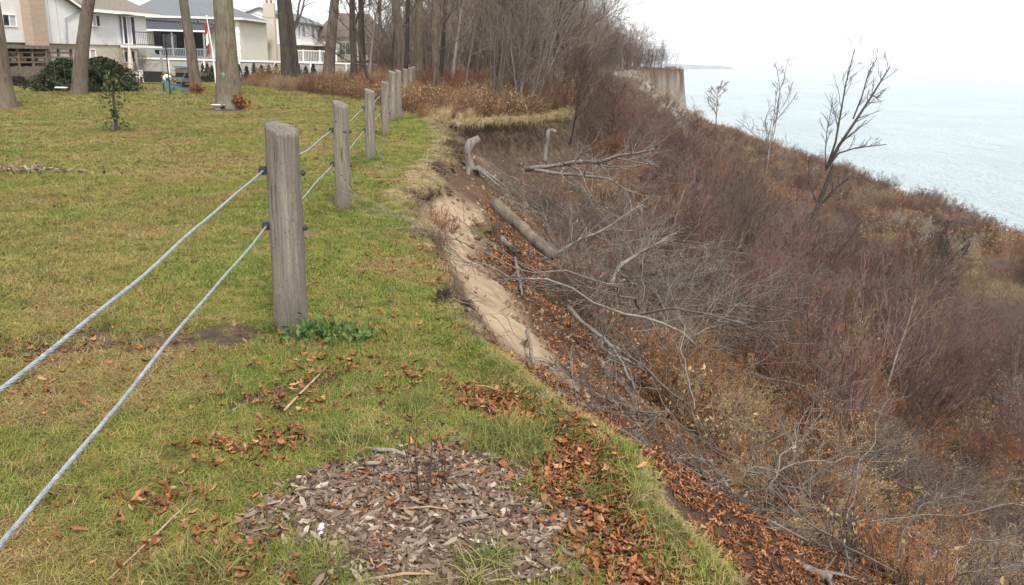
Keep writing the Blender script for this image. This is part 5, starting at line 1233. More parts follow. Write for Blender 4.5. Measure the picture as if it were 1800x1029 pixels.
for px, py, top, lab, mt, mc, sd, r_, kw in ((1345, 320, 135, 'slim pale sapling with airy upright twigs left of the dead tree', m_bark_pale, m_twig_grey, 61, 0.0065, dict(lean=(0.06, 0), base_br=0.2, nb=12, brlen=(0.35, 0.5), ang=(15, 35), dens=(4, 3))),
                                             (1258, 230, 150, 'small grey tree with rounded bare crown at the foot of the headland', m_bark, m_twig_grey, 62, 0.016, dict(base_br=0.35, nb=14, brlen=(0.3, 0.5), dens=(5, 4))),
                                             (1545, 735, 500, 'pale forked sapling standing among seeding shrubs', m_bark_pale, m_twig_tan, 63, 0.011, dict(lean=(0.10, 0), base_br=0.3, nb=7, brlen=(0.3, 0.5), ang=(25, 50), dens=(3, 2))),
                                             (1425, 790, 680, 'short crooked whitish sapling in the seeding shrubs', m_bark_pale, m_twig_grey, 64, 0.016, dict(lean=(0.05, 0), base_br=0.3, nb=6, brlen=(0.2, 0.4), dens=(2, 2), wob=0.12)),
                                             (1640, 560, 420, 'dark bushy bare tree at the right over the tan meadow', m_bark_dark, m_twig, 65, 0.014, dict(lean=(0.04, 0), base_br=0.1, nb=20, brlen=(0.4, 0.6), ang=(20, 50), dens=(7, 5, 3))),
                                             (1600, 480, 395, 'whitish thin branched tree against the lower thicket', m_bark_pale, m_twig_grey, 66, 0.012, dict(lean=(0.15, 0), base_br=0.15, nb=14, brlen=(0.4, 0.6), ang=(25, 55), dens=(4, 3))),
                                             (1205, 480, 330, 'reddish upright sapling in the middle of the slope', m_bark_dark, m_twig_mauve, 67, 0.010, dict(lean=(0.05, 0), base_br=0.15, nb=14, brlen=(0.35, 0.5), ang=(15, 40), dens=(5, 3))),
                                             (1300, 470, 350, 'orange brown upright sapling left of the dead tree', m_twig_rust, m_twig_rust, 68, 0.010, dict(lean=(0.12, 0), base_br=0.2, nb=10, brlen=(0.35, 0.5), ang=(15, 40), dens=(4, 3)))):
    q, hh = tall_at(px, py, 0, top); make_tree(tuple(q - np.array([0, 0, 0.1])), lab, mt, mc, seed=sd, h=hh, r=r_ * hh, rmin=max(0.002, 0.00022 * float(np.linalg.norm(q))), **kw)
# dead leaning trees on the headland top
for i in range(26):
    yy = rg.uniform(165, 192); xe = np.interp(yy, EDGE[:, 1], EDGE[:, 0]); xx = xe - rg.uniform(0.5, 9); 
    e = empty('bare_tree', (xx, yy, ground(xx, yy) - 0.2), rg.uniform(-0.6, 0.6), 'small bare tree leaning lakeward on top of the far headland', 'tree', 'leaning trees on the headland'); s = rg.uniform(0.45, 0.8); e.scale = (s, s, s)
    k = int(rg.choice([2, 4, 6])); link('trunk', WOOD[k][0], e); link('crown', WOOD[k][1], e)

# tangle of dead grey branches below the sand face: each big limb its own thing
def limb(pix, r0, r1, label, m=None, name='fallen_branch', side=5, seed=0, cat='branch', lift=0.12, group=None, lvs=((4, 0.2, 0.45), (3, 0.2, 0.5)), wig=0.05, Ys=None, P3=None):
    rng = np.random.default_rng(900 + seed)
    if P3 is not None: P_ = np.array(P3)
    elif Ys: P_ = np.array([at_y(a, b_, v) for (a, b_), v in zip(pix, Ys)])
    else: P_ = np.array([hit(a, b_) for a, b_ in pix]) + np.array([0, 0, 1]) * np.array([lift + 0.15 * math.sin(i * 2 + seed) * lift for i in range(len(pix))])[:, None]
    t = np.linspace(0, 1, len(P_)); tt = np.linspace(0, 1, 14); Q = np.stack([np.interp(tt, t, P_[:, j]) for j in range(3)], 1); Q[1:-1] = (Q[:-2] + Q[1:-1] + Q[2:]) / 3
    Q[1:-1] += wig * rng.normal(size=(12, 3)) * 0.6; Q[1:-1] = 0.3 * Q[:-2] + 0.4 * Q[1:-1] + 0.3 * Q[2:]
    c0 = Q[0].copy(); Q = Q - c0; jit = 1 + (0.035 if 'log' in name else 0.09) * rng.normal(size=14)
    e = empty(name, tuple(c0), 0, label, cat, group); rr = np.linspace(r0, r1, 14) * jit
    v, f = tubes(Q[None], rr[None], 9); nv = len(v); k9 = np.arange(9)
    v = np.concatenate([v, Q[:1], Q[-1:]]); caps = np.concatenate([np.stack([(k9 + 1) % 9, k9, np.full(9, nv)], 1), np.stack([nv - 9 + k9, nv - 9 + (k9 + 1) % 9, np.full(9, nv + 1)], 1)])
    link('stem', mesh_np('stem', v, [f, caps], m or m_dead, True), e)
    pp, qq = Q[None], rr[None]; parts = []
    for i, (k, a, b_) in enumerate(lvs): pp, qq = spawn(rng, pp, qq, k * (3 if i == 0 else 1), 0.25, 1, (a, b_), (20, 65), 5, 0.14, 0.04, 0.5, 0.0028); parts.append(tubes(pp, qq, 4))
    if parts: V, F = join_np(parts); link('twigs', mesh_np('twigs', V, [F], m or m_dead, True), e)
    return e
limb([(925, 298), (985, 290), (1040, 288), (1100, 268), (1150, 262)], 0.045, 0.012, 'long fallen grey bough reaching right from the bluff edge, upper of two', seed=1, Ys=(14.5, 14, 13.5, 13, 12.6), lvs=((5, 0.2, 0.4), (4, 0.3, 0.6)))
limb([(940, 300), (1000, 305), (1060, 312), (1120, 340)], 0.036, 0.01, 'long fallen grey bough reaching right from the bluff edge, lower of two', seed=2, Ys=(14.2, 13.8, 13.2, 12.6), lvs=((5, 0.25, 0.5), (4, 0.3, 0.6)))
limb([(958, 285), (958, 255), (966, 230), (978, 232)], 0.05, 0.03, 'bleached curved root arching up before the far scarp', seed=3, Ys=(17, 17, 17, 17), name='dead_root', cat='root', lvs=())
limb([(870, 358), (905, 390), (940, 420), (972, 448)], 0.088, 0.07, 'thick sawn log lying down the slope below the sand face', m_bark, 'fallen_log', seed=4, cat='log', Ys=(11.1, 10.6, 10.15, 9.7), lvs=(), wig=0.018)
limb([(1075, 500), (1100, 460), (1140, 430), (1190, 410)], 0.03, 0.01, 'pale dead bough rising out of the grey tangle', seed=5, Ys=(9.5, 9.8, 10, 10))
limb([(950, 460), (1010, 430), (1070, 395), (1130, 360)], 0.028, 0.008, 'slender dead bough crossing the grey tangle diagonally', seed=6, Ys=(10.5, 10.5, 10.5, 10.5))
limb([(1180, 800), (1230, 860), (1290, 940), (1350, 975), (1460, 1020)], 0.018, 0.028, 'long grey bough lying along the foot of the near slope', seed=7, Ys=(4.6, 4.3, 3.95, 3.7, 3.5), lvs=((3, 0.15, 0.4), (3, 0.3, 0.5)), wig=0.012)
limb([(1280, 945), (1330, 950), (1365, 965)], 0.03, 0.022, 'short bleached stick lying above the long grey bough', seed=8, Ys=(3.95, 3.85, 3.8), lvs=(), wig=0.006)
limb([(1000, 540), (1060, 590), (1075, 620), (1110, 640)], 0.022, 0.012, 'grey dead bough hanging over the rusty leaf gully', seed=9, Ys=(7.6, 7.2, 7.0, 6.8))
limb([(905, 460), (912, 500), (917, 530)], 0.018, 0.012, 'short pale stick upright in the leaf gully', seed=10, lift=0.06, lvs=(), wig=0.012)
limb([(925, 600), (932, 640), (937, 668)], 0.014, 0.01, 'thin grey stick poking up at the leafy edge', seed=11, lift=0.1, lvs=(), wig=0.012)
limb([(878, 425), (890, 437), (902, 446)], 0.06, 0.05, 'stubby grey wood chunk in the leaves beside the log', m_dead, 'wood_chunk', seed=12, cat='wood', lift=0.05, lvs=(), wig=0.01)
nt_ = 0
while nt_ < 100:
    yy = rg.uniform(7.5, 19); d_ = rg.uniform(2.2, 6.5); xx = float(np.interp(yy, EDGE[:, 1], EDGE[:, 0])) + d_; zz = ground(xx, yy); px, py = proj((xx, yy, zz + 0.7))
    if px > 1330 or px < 870 or py > 640: continue
    nt_ += 1; a = rg.uniform(0, 2 * PI); L_ = rg.uniform(0.9, 2.6); el = rg.uniform(-0.25, 0.45); h0 = rg.uniform(0.15, 0.9); dv = np.array([math.cos(a) * math.cos(el), math.sin(a) * math.cos(el), math.sin(el)])
    P0 = np.array([xx, yy, zz + h0]); P3 = [P0, P0 + dv * L_ * 0.5 + np.array([0, 0, 0.08]), P0 + dv * L_ - np.array([0, 0, 0.1])]
    P3 = [np.array([p[0], p[1], max(p[2], ground(p[0], p[1]) + 0.05)]) for p in P3]
    limb(None, rg.uniform(0.007, 0.019), 0.004, 'dead grey branch in the tangle below the eroded bluff edge', m_dead_thin, 'dead_branch', seed=20 + nt_, group='dead branches of the tangle', lvs=((4, 0.3, 0.7), (4, 0.3, 0.6)), wig=0.10, P3=P3)
nt_ = 0
while nt_ < 70:                                           # and along the foot of the near slope
    yy = rg.uniform(1.6, 7); d_ = rg.uniform(1.5, 4.2); xx = float(np.interp(yy, EDGE[:, 1], EDGE[:, 0])) + d_; zz = ground(xx, yy); px, py = proj((xx, yy, zz + 0.3))
    if px > 1800 or py > 1060: continue
    nt_ += 1; a = rg.uniform(0, 2 * PI); L_ = rg.uniform(0.6, 1.6); P0 = np.array([xx, yy, zz + rg.uniform(0.05, 0.35)]); dv = np.array([math.cos(a), math.sin(a), rg.uniform(-0.4, 0.4)])
    P3 = [P0, P0 + dv * L_ * 0.5 + np.array([0, 0, 0.06]), P0 + dv * L_]; P3 = [np.array([p[0], p[1], max(p[2], ground(p[0], p[1]) + 0.03)]) for p in P3]
    limb(None, rg.uniform(0.004, 0.011), 0.0025, 'thin dead branch lying along the foot of the near leaf slope', m_dead_thin, 'dead_branch', seed=120 + nt_, group='dead branches at the foot of the leaf slope', lvs=((3, 0.25, 0.6), (3, 0.3, 0.6)), wig=0.07, P3=P3)

# torn turf clods and roots hanging at the eroded lip
m_soil = flat('dark_root_soil', (0.055, 0.036, 0.024), 1.0, 0.6, 14, bmp=0.8)
m_hole_shade = flat('hole_shade_soil', (0.022, 0.015, 0.011), 1.0, 0.6, 14, bmp=0.8)  # near-black tone paints the shade inside the hole
m_soil_pale = flat('pale_fibrous_turf', (0.24, 0.19, 0.125), 1.0, 0.5, 16, bmp=0.8)
m_root = random_mat('root_threads', [(0.12, 0.08, 0.05), (0.22, 0.16, 0.10), (0.07, 0.045, 0.03)])
m_root_shade = random_mat('shaded_roots', [(0.03, 0.02, 0.014), (0.07, 0.048, 0.032), (0.02, 0.014, 0.01)])  # darker copy of the roots, shade of hole and scarp painted in
def clod(px, py, sx, sy, sz, seed, label, m, roots=120, dz=0.0, hair=None):
    roots = int(roots * 2.6); sx, sy, sz = sx * 0.72, sy * 0.8, sz * 0.75
    rng = np.random.default_rng(seed); q = hit(px, py); e = empty('turf_clod', q + np.array([0, 0, dz]), 0, label, 'turf')
    nu, nv = 26, 18; th = np.linspace(0, 2 * PI, nu, endpoint=False); ph = np.linspace(0.05, PI - 0.05, nv); T, Ph = np.meshgrid(th, ph)
    D = np.stack([np.cos(T) * np.sin(Ph), np.sin(T) * np.sin(Ph), np.cos(Ph)], -1)
    R_ = 1 + 0.5 * fbm(D[..., 0] * 1.7 + seed, D[..., 1] * 1.7 + D[..., 2] * 2, 3) + 0.34 * perlin(D[..., 0] * 6 + seed, D[..., 2] * 6 + D[..., 1] * 5)
    V = (D * R_[..., None] * np.array([sx, sy, sz])).reshape(-1, 3); i, j = np.meshgrid(np.arange(nv - 1), np.arange(nu), indexing='ij'); j2 = (j + 1) % nu
    F = np.stack([i * nu + j, i * nu + j2, (i + 1) * nu + j2, (i + 1) * nu + j], -1).reshape(-1, 4); me = mesh_np('soil', V, [F], m, True); link('soil', me, e)
    s = V[rng.integers(0, len(V), roots)]; dd = unit(s) * 0.7 + np.array([0.15, -0.1, -0.5]) + 0.5 * rng.normal(size=(roots, 3))
    p, r_ = grow(rng, s * 0.95, dd, rng.uniform(0.4, 1.1, roots) * max(sx, sz) * 0.9, np.full(roots, 0.004), np.full(roots, 0.0012), 5, 0.3, -0.15); v, f = tubes(p, r_, 3); link('roots', mesh_np('roots', v, [f], hair or m_root, True), e)
clod(786, 528, 0.19, 0.27, 0.15, 1, 'dark hole with matted roots under the turf lip beside the sand face', m_hole_shade, 320, -0.10, m_root_shade)  # solid lump standing for the hollow, its shade put into the colour
clod(718, 348, 0.14, 0.2, 0.11, 2, 'dark root clod at the tip of the eroded notch', m_soil, 140)
clod(750, 318, 0.28, 0.34, 0.16, 3, 'pale fibrous turf clod overhanging the top of the sand face', m_soil_pale, 300, -0.05, m_straw)
clod(776, 330, 0.2, 0.3, 0.16, 4, 'dark shaggy clod below the pale overhanging turf', m_soil, 260, -0.1)
clod(798, 272, 0.34, 0.4, 0.3, 5, 'large dark hairy root mass beside the bleached stump', m_soil, 320)
clod(765, 300, 0.26, 0.36, 0.16, 6, 'dark brown torn turf edge above the notch', m_soil, 160)
clod(835, 395, 0.32, 0.7, 0.14, 7, 'mossy russet ridge of slumped turf along the sand face', flat('mossy_turf', (0.11, 0.085, 0.035), 1.0, 0.6, 12, bmp=0.8), 320, -0.12, m_twig_rust)
# bleached stump with roots
q = hit(823, 300); stp = empty('tree_stump', q + np.array([0, 0, -0.05]), 0, 'bleached uprooted stump with splayed roots at the notch', 'stump')
sm = MB().tube([(0, 0, -0.1), (0.02, 0, 0.15), (-0.04, 0.0, 0.38), (0.05, 0, 0.56), (0.2, 0.02, 0.66)], [0.13, 0.1, 0.085, 0.1, 0.05], 10); sm.build('trunk', m_dead, stp, True)
rgs = np.random.default_rng(5)
for k in range(8):
    a = k * 0.8 + rgs.uniform(-0.3, 0.3); L_ = rgs.uniform(0.35, 0.75)
    MB().tube([(0, 0, 0.05), (0.3 * L_ * math.cos(a), 0.3 * L_ * math.sin(a), 0.1), (0.7 * L_ * math.cos(a), 0.7 * L_ * math.sin(a), -0.08), (L_ * math.cos(a) + 0.1, L_ * math.sin(a), -0.3)], [0.06, 0.045, 0.028, 0.01], 7).build('root', m_dead, stp, True)
# roots dangling under the far scarp, the undercut's shade painted into their colour
for k in range(10):
    px = 800 + 15 * k; q = hit(px, 213 + 3 * math.sin(k)); rngk = np.random.default_rng(600 + k); e = empty('hanging_root', q, 0, 'dark roots and turf shreds dangling under the far grassy scarp', 'roots', 'roots under the far scarp')
    nr = 26; s = rngk.normal(size=(nr, 3)) * np.array([0.25, 0.08, 0.1]); s[:, 2] -= 0.16; p, r_ = grow(rngk, s, np.array([[0.05, -0.35, -1.0]]) + 0.4 * rngk.normal(size=(nr, 3)), rngk.uniform(0.2, 0.65, nr), np.full(nr, 0.008), np.full(nr, 0.003), 5, 0.2, -0.1); v, f = tubes(p, r_, 3); link('strands', mesh_np('strands', v, [f], m_root_shade, True), e)
# crumbled clods on the bare slope, root fringe along the torn lip
def lump(seed, m):
    rng = np.random.default_rng(seed); th = np.linspace(0, 2 * PI, 7, endpoint=False); ph = np.linspace(0.15, PI - 0.15, 5); T, Ph = np.meshgrid(th, ph); R_ = 0.05 * (1 + 0.35 * rng.normal(size=T.shape))
    V = np.stack([R_ * np.cos(T) * np.sin(Ph), R_ * np.sin(T) * np.sin(Ph), 0.6 * R_ * np.cos(Ph)], -1).reshape(-1, 3); i, j = np.meshgrid(np.arange(4), np.arange(7), indexing='ij'); j2 = (j + 1) % 7
    return mesh_np('clod', V, [np.stack([i * 7 + j, (i + 1) * 7 + j, (i + 1) * 7 + j2, i * 7 + j2], -1).reshape(-1, 4)], m)
m_clod = random_mat('crumbled_earth', [(0.12, 0.08, 0.05), (0.26, 0.19, 0.125), (0.06, 0.038, 0.025), (0.33, 0.26, 0.18)], 0.95, 25, 0.4)
n_ = 6000; y = np.concatenate([rg.uniform(4.6, 16, n_), rg.uniform(16, 28, 2500)]); x = np.interp(y, EDGE[:, 1], EDGE[:, 0]) + rg.uniform(0.02, 2.6, len(y)); d = edge_d(x, y)
k = (d > 0.1) & ((rg.random(len(x)) < 0.12) | (sstep(d, 0.55, 0.9) * (fbm(x, y, 3, 1.8) > 0.05) > rg.random(len(x)))); x, y, d = x[k], y[k], d[k]
scatter('earth_clods', 'crumbled earth clods on the eroded face', 'earth', np.column_stack([x, y, H(x, y)]), rg.uniform(0, 6, (len(x), 3)), 0.16 + 0.75 * rg.random(len(x)) ** 4 + 0.12 * (y > 10), rg.integers(0, 5, len(x)), [lump(700 + i, m_clod) for i in range(5)])
def strands(seed):
    rng = np.random.default_rng(seed); nr = 34; st_ = rng.normal(size=(nr, 3)) * np.array([0.07, 0.07, 0.02]); p, r_ = grow(rng, st_, np.array([[0.45, 0, -0.8]]) + 0.55 * rng.normal(size=(nr, 3)), rng.uniform(0.08, 0.24, nr), np.full(nr, 0.0032), np.full(nr, 0.0012), 5, 0.3, -0.1); v, f = tubes(p, r_, 3); return mesh_np('strands', v, [f], m_root, True)
y = np.concatenate([rg.uniform(4.8, 8, 260), rg.uniform(8, 26, 1500)]); x = np.interp(y, EDGE[:, 1], EDGE[:, 0]) + rg.uniform(-0.35, 0.4, len(y)); d = edge_d(x, y); k = (d > -0.01) & (d < 0.12) & (fbm(x, y, 2, 1.3) > -0.25); x, y = x[k], y[k]; e_ = 0.05
gx_ = -(edge_d(x + e_, y) - edge_d(x - e_, y)); gy_ = -(edge_d(x, y + e_) - edge_d(x, y - e_)); az_ = np.arctan2(-gy_, -gx_)
scatter('lip_roots', 'brown root fringe under the torn turf lip', 'roots', np.column_stack([x, y, H(x, y) + 0.02]), np.stack([0 * x, 0 * x, az_], 1), rg.uniform(0.6, 1.3, len(x)) * (1 + 0.5 * (y > 12)), rg.integers(0, 4, len(x)), [strands(720 + i) for i in range(4)])
def overhang(y0, y1, reach, seed, gate):
    """ragged sheet of turf that the slope has slid away from"""
    ex, ey = EDGE[:, 0], EDGE[:, 1]; sel = [i for i in range(len(EDGE)) if y0 <= ey[i] <= y1]; pts = EDGE[sel]
    L_ = np.concatenate([[0], np.cumsum(np.linalg.norm(np.diff(pts, axis=0), axis=1))]); m_ = int(L_[-1] / 0.07); t = np.linspace(0, L_[-1], m_)
    x = np.interp(t, L_, pts[:, 0]); y = np.interp(t, L_, pts[:, 1])
    for _ in range(14):                                   # walk each point on to the true edge
        dd = edge_d(x, y); gx = (edge_d(x + 0.06, y) - edge_d(x - 0.06, y)) / 0.12; gy = (edge_d(x, y + 0.06) - edge_d(x, y - 0.06)) / 0.12; g2 = np.maximum(np.hypot(gx, gy), 0.3); x = x - 0.6 * dd * gx / g2 ** 2; y = y - 0.6 * dd * gy / g2 ** 2
    gx, gy = gx / g2, gy / g2
    nz = fbm(t, t * 0 + seed, 4, 1.1); w = np.clip(reach * (0.55 + 1.1 * nz), 0.01, None) * (sstep(nz, -0.35, 0.0) if gate else 1)
    V = []; cols = []
    for o, dz in ((-0.40, -0.02), (-0.2, 0.012), (-0.02, 0.02), (0.6, 0.0), (1.0, -0.05), (0.75, -0.13), (0.1, -0.17), (-0.3, -0.2)):
        off_ = np.where(o > 0.05, o * w, o); xx, yy = x + gx * off_, y + gy * off_
        V.append(np.stack([xx, yy, H(x - gx * 0.3, y - gy * 0.3) + dz - 0.18 * np.maximum(off_, 0) + 0.025 * perlin(xx * 6, yy * 6 + o)], 1))
    V = np.stack(V, 1); k_ = V.shape[1]; i, j = np.meshgrid(np.arange(m_ - 1), np.arange(k_ - 1), indexing='ij')
    F = np.stack([i * k_ + j, i * k_ + j + 1, (i + 1) * k_ + j + 1, (i + 1) * k_ + j], -1)
    me = mesh_np('turf_overhang', V.reshape(-1, 3), [F.reshape(-1, 4)], [m_ground_turf, m_soil], True)
    me.polygons.foreach_set('material_index', np.where(j >= 3, 1, 0).ravel().astype(np.int32)); o_ = link('turf_overhang', me); o_['kind'] = 'structure'
    return x, y, gx, gy, w
m_ground_turf = flat('dry_turf_top', (0.20, 0.15, 0.075), 1.0, 0.5, 9, bmp=0.7)
OV = [overhang(21.8, 28.5, 0.27, 3.0, False), overhang(7.6, 20.5, 0.22, 8.0, True)]
OP = []
for (x, y, gx, gy, w) in OV:
    for _ in range(5 if len(x) < 150 else 3):
        f_ = rg.uniform(-0.1, 1.05, len(x)); OP.append(np.stack([x + gx * w * f_, y + gy * w * f_, np.arctan2(gy, gx), f_], 1))
OP = np.concatenate(OP); OP = OP[rg.random(len(OP)) < 0.8]
scatter('overhang_grass', 'dry grass growing on the overhanging turf and drooping from its rim', 'grass', np.column_stack([OP[:, :2], H(OP[:, 0] - 0.5 * np.cos(OP[:, 2]), OP[:, 1] - 0.5 * np.sin(OP[:, 2])) - 0.04]), np.stack([0 * OP[:, 0], np.where(OP[:, 3] > 0.75, 0.9, 0.25), OP[:, 2]], 1), rg.uniform(0.8, 1.6, len(OP)) * np.where(OP[:, 1] > 20, 1.5, 0.9), np.where(rg.random(len(OP)) < 0.12, rg.integers(0, 3, len(OP)), rg.integers(3, 6, len(OP))), fr)
# weed stalks on the sand
sw2 = leafy(73, 0.4, 40, m_rustleaf, 0.012, 60, m_twig_rust, 8)
for px, py, s, lab in ((775, 405, 1.0, 'dry rusty weed growing on the sand face, left of a smaller one'), (792, 408, 0.7, 'small dry weed growing on the sand face beside a larger one')):
    plant('dry_weed', hit(px, py), sw2, lab, 'weed', None, s, px)

# ================================================================== LEAVES, CHIPS, SMALL THINGS
m_leaf = random_mat('fallen_leaf_brown', [(0.10, 0.04, 0.018), (0.27, 0.10, 0.036), (0.19, 0.065, 0.024), (0.40, 0.24, 0.13), (0.40, 0.145, 0.045), (0.10, 0.05, 0.03), (0.30, 0.14, 0.06), (0.17, 0.085, 0.045), (0.24, 0.075, 0.028)], 0.65, 40, 0.5)
m_chip = random_mat('wood_chip_grey', [(0.115, 0.075, 0.052), (0.20, 0.14, 0.102), (0.07, 0.042, 0.028), (0.26, 0.195, 0.145), (0.13, 0.086, 0.06), (0.42, 0.345, 0.265), (0.042, 0.025, 0.017), (0.155, 0.102, 0.073), (0.09, 0.055, 0.036)], 0.85, 25, 0.3)
def leaf_mesh(seed):
    r_ = random.Random(seed); nu, nv = 7, 3; L_ = 0.034; w = 0.015 * r_.uniform(0.75, 1.3); curl = r_.uniform(0.9, 3.0); fold = r_.uniform(0.5, 1.7); tw = r_.uniform(-1.6, 1.6)
    V = []
    for i in range(nu):
        t = i / (nu - 1); a = curl * (t - 0.5); prof = math.sin(PI * min(1, max(0, t)) ** 0.8) * (0.8 + 0.35 * math.sin(t * 13 + seed)) * w + 0.0008
        cx = L_ * 2 * math.sin(a) / max(curl, 0.1); cz = L_ * 2 * (1 - math.cos(a)) / max(curl, 0.1)
        for j in (-1, 0, 1):
            b_ = fold * abs(j); yy = j * prof * math.cos(b_ * 0.8); zz = prof * math.sin(b_ * 0.8) * abs(j)
            V.append((cx, yy * math.cos(tw * (t - .5)) - zz * math.sin(tw * (t - .5)), cz + zz + yy * math.sin(tw * (t - .5)) + 0.003))
    F = [(i * 3 + j, i * 3 + j + 1, i * 3 + j + 4, i * 3 + j + 3) for i in range(nu - 1) for j in range(2)]
    return mesh_np('leaf', np.array(V), [np.array(F)], m_leaf, True)
LEAF = [leaf_mesh(i) for i in range(8)]
def chip_mesh(seed):
    r_ = random.Random(seed); L_, w, t = r_.uniform(0.013, 0.034), r_.uniform(0.004, 0.010), r_.uniform(0.0015, 0.003); n_ = 6; V = []
    ang = [2 * PI * k / n_ + r_.uniform(-0.3, 0.3) for k in range(n_)]; rr_ = [r_.uniform(0.7, 1.15) for _ in range(n_)]
    for s in (-1, 1): V += [(L_ * c * math.cos(a), w * c * math.sin(a), s * t + 0.15 * L_ * (math.cos(a) ** 2) * r_.uniform(-.3, .6) + 0.003) for a, c in zip(ang, rr_)]
    me = bpy.data.meshes.new('chip'); me.from_pydata(V, [], [tuple(reversed(range(n_))), tuple(range(n_, 2 * n_))] + [(k, (k + 1) % n_, n_ + (k + 1) % n_, n_ + k) for k in range(n_)]); me.update(); me.materials.append(m_chip); return me
CHIP = [chip_mesh(i) for i in range(8)]
rg = np.random.default_rng(123)
LV = []                                                   # x, y, lift, scale, tilt
def heap(px, py, n_, sd, s=1.0, lift=0.02):
    q = hit(px, py)
    for _ in range(int(n_ * 1.9)):
        LV.append((q[0] + rg.standard_t(3) * sd * 1.5, q[1] + rg.standard_t(3) * sd, abs(rg.normal()) * lift, s * rg.uniform(0.75, 1.35), 0.5))
# the drift in the trough behind the turf lip
yy = rg.uniform(1.9, 4.05, 9000); xx = np.interp(yy, EDGE[1:26, 1], EDGE[1:26, 0]) + rg.uniform(-0.6, 0.1, 9000); dd_ = edge_d(xx, yy)
kk = rg.random(9000) < drift_w(xx, yy, dd_) ** 0.8 * 0.85
LV += [(a, b_, abs(rg.normal()) * 0.018, rg.uniform(0.7, 1.3), 0.6) for a, b_ in zip(xx[kk], yy[kk])]
for px, py, n_, sd in ((430, 795, 40, 0.075), (395, 790, 18, 0.06), (495, 780, 22, 0.045), (290, 880, 26, 0.07), (265, 890, 16, 0.06), (400, 975, 60, 0.09), (370, 1000, 30, 0.07), (560, 655, 32, 0.10), (530, 700, 26, 0.09), (505, 725, 24, 0.07), (585, 640, 18, 0.08),
                       (70, 695, 16, 0.07), (60, 640, 14, 0.1), (265, 600, 22, 0.14), (130, 620, 16, 0.14), (40, 625, 14, 0.12), (730, 660, 10, 0.05), (690, 700, 10, 0.05), (745, 670, 8, 0.03), (330, 450, 6, 0.05), (990, 760, 30, 0.07), (970, 860, 12, 0.05), (985, 930, 14, 0.05), (640, 605, 10, 0.1), (745, 440, 14, 0.09),
                       (760, 470, 10, 0.06), (770, 500, 8, 0.05), (550, 505, 5, 0.04), (610, 480, 8, 0.1), (650, 460, 10, 0.12), (655, 560, 10, 0.15), (700, 590, 12, 0.15), (880, 690, 8, 0.06), (395, 205, 40, 0.35), (240, 235, 26, 0.35), (700, 325, 16, 0.2), (660, 330, 12, 0.2), (10, 300, 18, 0.4), (780, 790, 9, 0.03), (820, 840, 10, 0.06), (690, 860, 10, 0.09)):
    heap(px, py, n_, sd)
for n_, y0, y1, sc in ((900, 1.8, 5.5, 0.9), (1500, 5.5, 14, 1.05), (900, 14, 40, 1.7)):        # singles all over the lawn
    x, y, z, d = sample_lawn(int(n_ * 1.5), y0, y1); k = (d < -0.05) & (fbm(x, y, 3, 0.7) > -0.25); x, y = x[k][:n_], y[k][:n_]
    LV += [(a, b_, abs(rg.normal()) * 0.012, sc * rg.uniform(0.45, 1.0), 0.4) for a, b_ in zip(x, y)]
# rusty litter on the slope
y = np.concatenate([rg.uniform(0.9, 5.4, 19000), rg.uniform(5.2, 14, 16000), rg.uniform(20.5, 26, 1500)]); x = np.interp(y, EDGE[:26, 1], EDGE[:26, 0]) + rg.uniform(0.0, 2.9, len(y)); d = edge_d(x, y); sw = sand_w(x, y, d)
dens = fbm(x, y, 3, 1.4); lim = np.where(y < 5.5, 0.16 + 0.06 * perlin(y * 2, y * 0), np.where(y < 14, 0.85, 1.3))
k = (d > lim) & (d < 3.0) & (rg.random(len(x)) > sw * 0.97) & (dens > -0.55 + 0.2 * rg.normal(size=len(x))); k &= rg.random(len(x)) < np.where(d > 2.1, 0.6, 1.0)
LV += [(a, b_, abs(rg.normal()) * 0.015, rg.uniform(0.55, 1.05) * (1.0 if b_ < 8 else 1.25), 0.6) for a, b_ in zip(x[k], y[k])]
LV += [(MULCH[0] + rg.normal() * 0.36, MULCH[1] + rg.normal() * 0.32, 0.012, rg.uniform(0.35, 0.9), 0.5) for _ in range(230)]
for n_, y0, y1 in ((2600, 1.8, 6), (3200, 6, 16)):
    x, y, z, d = sample_lawn(n_, y0, y1); k = (d < -0.05) & (fbm(x, y, 3, 0.5) + 0.5 * fbm(x, y, 2, 3) > -0.05); LV += [(a, b_, abs(rg.normal()) * 0.008, rg.uniform(0.25, 0.5) * (1 if y0 < 5 else 1.4), 0.5) for a, b_ in zip(x[k], y[k])]
LV = np.array(LV); LV[:, 3] *= np.where(LV[:, 1] < 8, 0.8, 1.0); z = H(LV[:, 0], LV[:, 1]) + LV[:, 2]; nn = normals(LV[:, 0], LV[:, 1], 0.04); eul = lying(rg, nn, 0.5)
LP3 = np.column_stack([LV[:, :2], z]); pxl, pyl = proj(LP3); dist = np.linalg.norm(LP3 - CAM, axis=1); vis = (pxl > -20) & (pxl < 1820) & (pyl < 1040)
dl = edge_d(LV[:, 0], LV[:, 1]); size = np.where(vis, LV[:, 3] / dist, 0) + 0.08 * (LV[:, 2] > 0.012)
order = np.argsort(-size); own = order[:290]; rest = order[290:]
for i in own:
    m3 = Euler(tuple(eul[i])).to_matrix().to_4x4(); o = link('fallen_leaf', LEAF[int(rg.integers(0, 8))]); o.location = LP3[i]; o.rotation_euler = tuple(eul[i]); s = float(LV[i, 3]); o.scale = (s, s, s)
    de = dl[i]; tag(o, 'curled russet leaf fallen on the slope below the turf lip' if de > 0 else ('curled russet leaf in the drift behind the turf lip' if de > -0.42 else 'curled russet leaf lying on the near lawn'), 'leaf', 'large fallen leaves near the camera')
scatter('leaf_litter', 'russet brown fallen leaves strewn over lawn edge and slope', 'leaves', LP3[rest], eul[rest], LV[rest, 3] * 1.0, rg.integers(0, 8, len(rest)), LEAF)
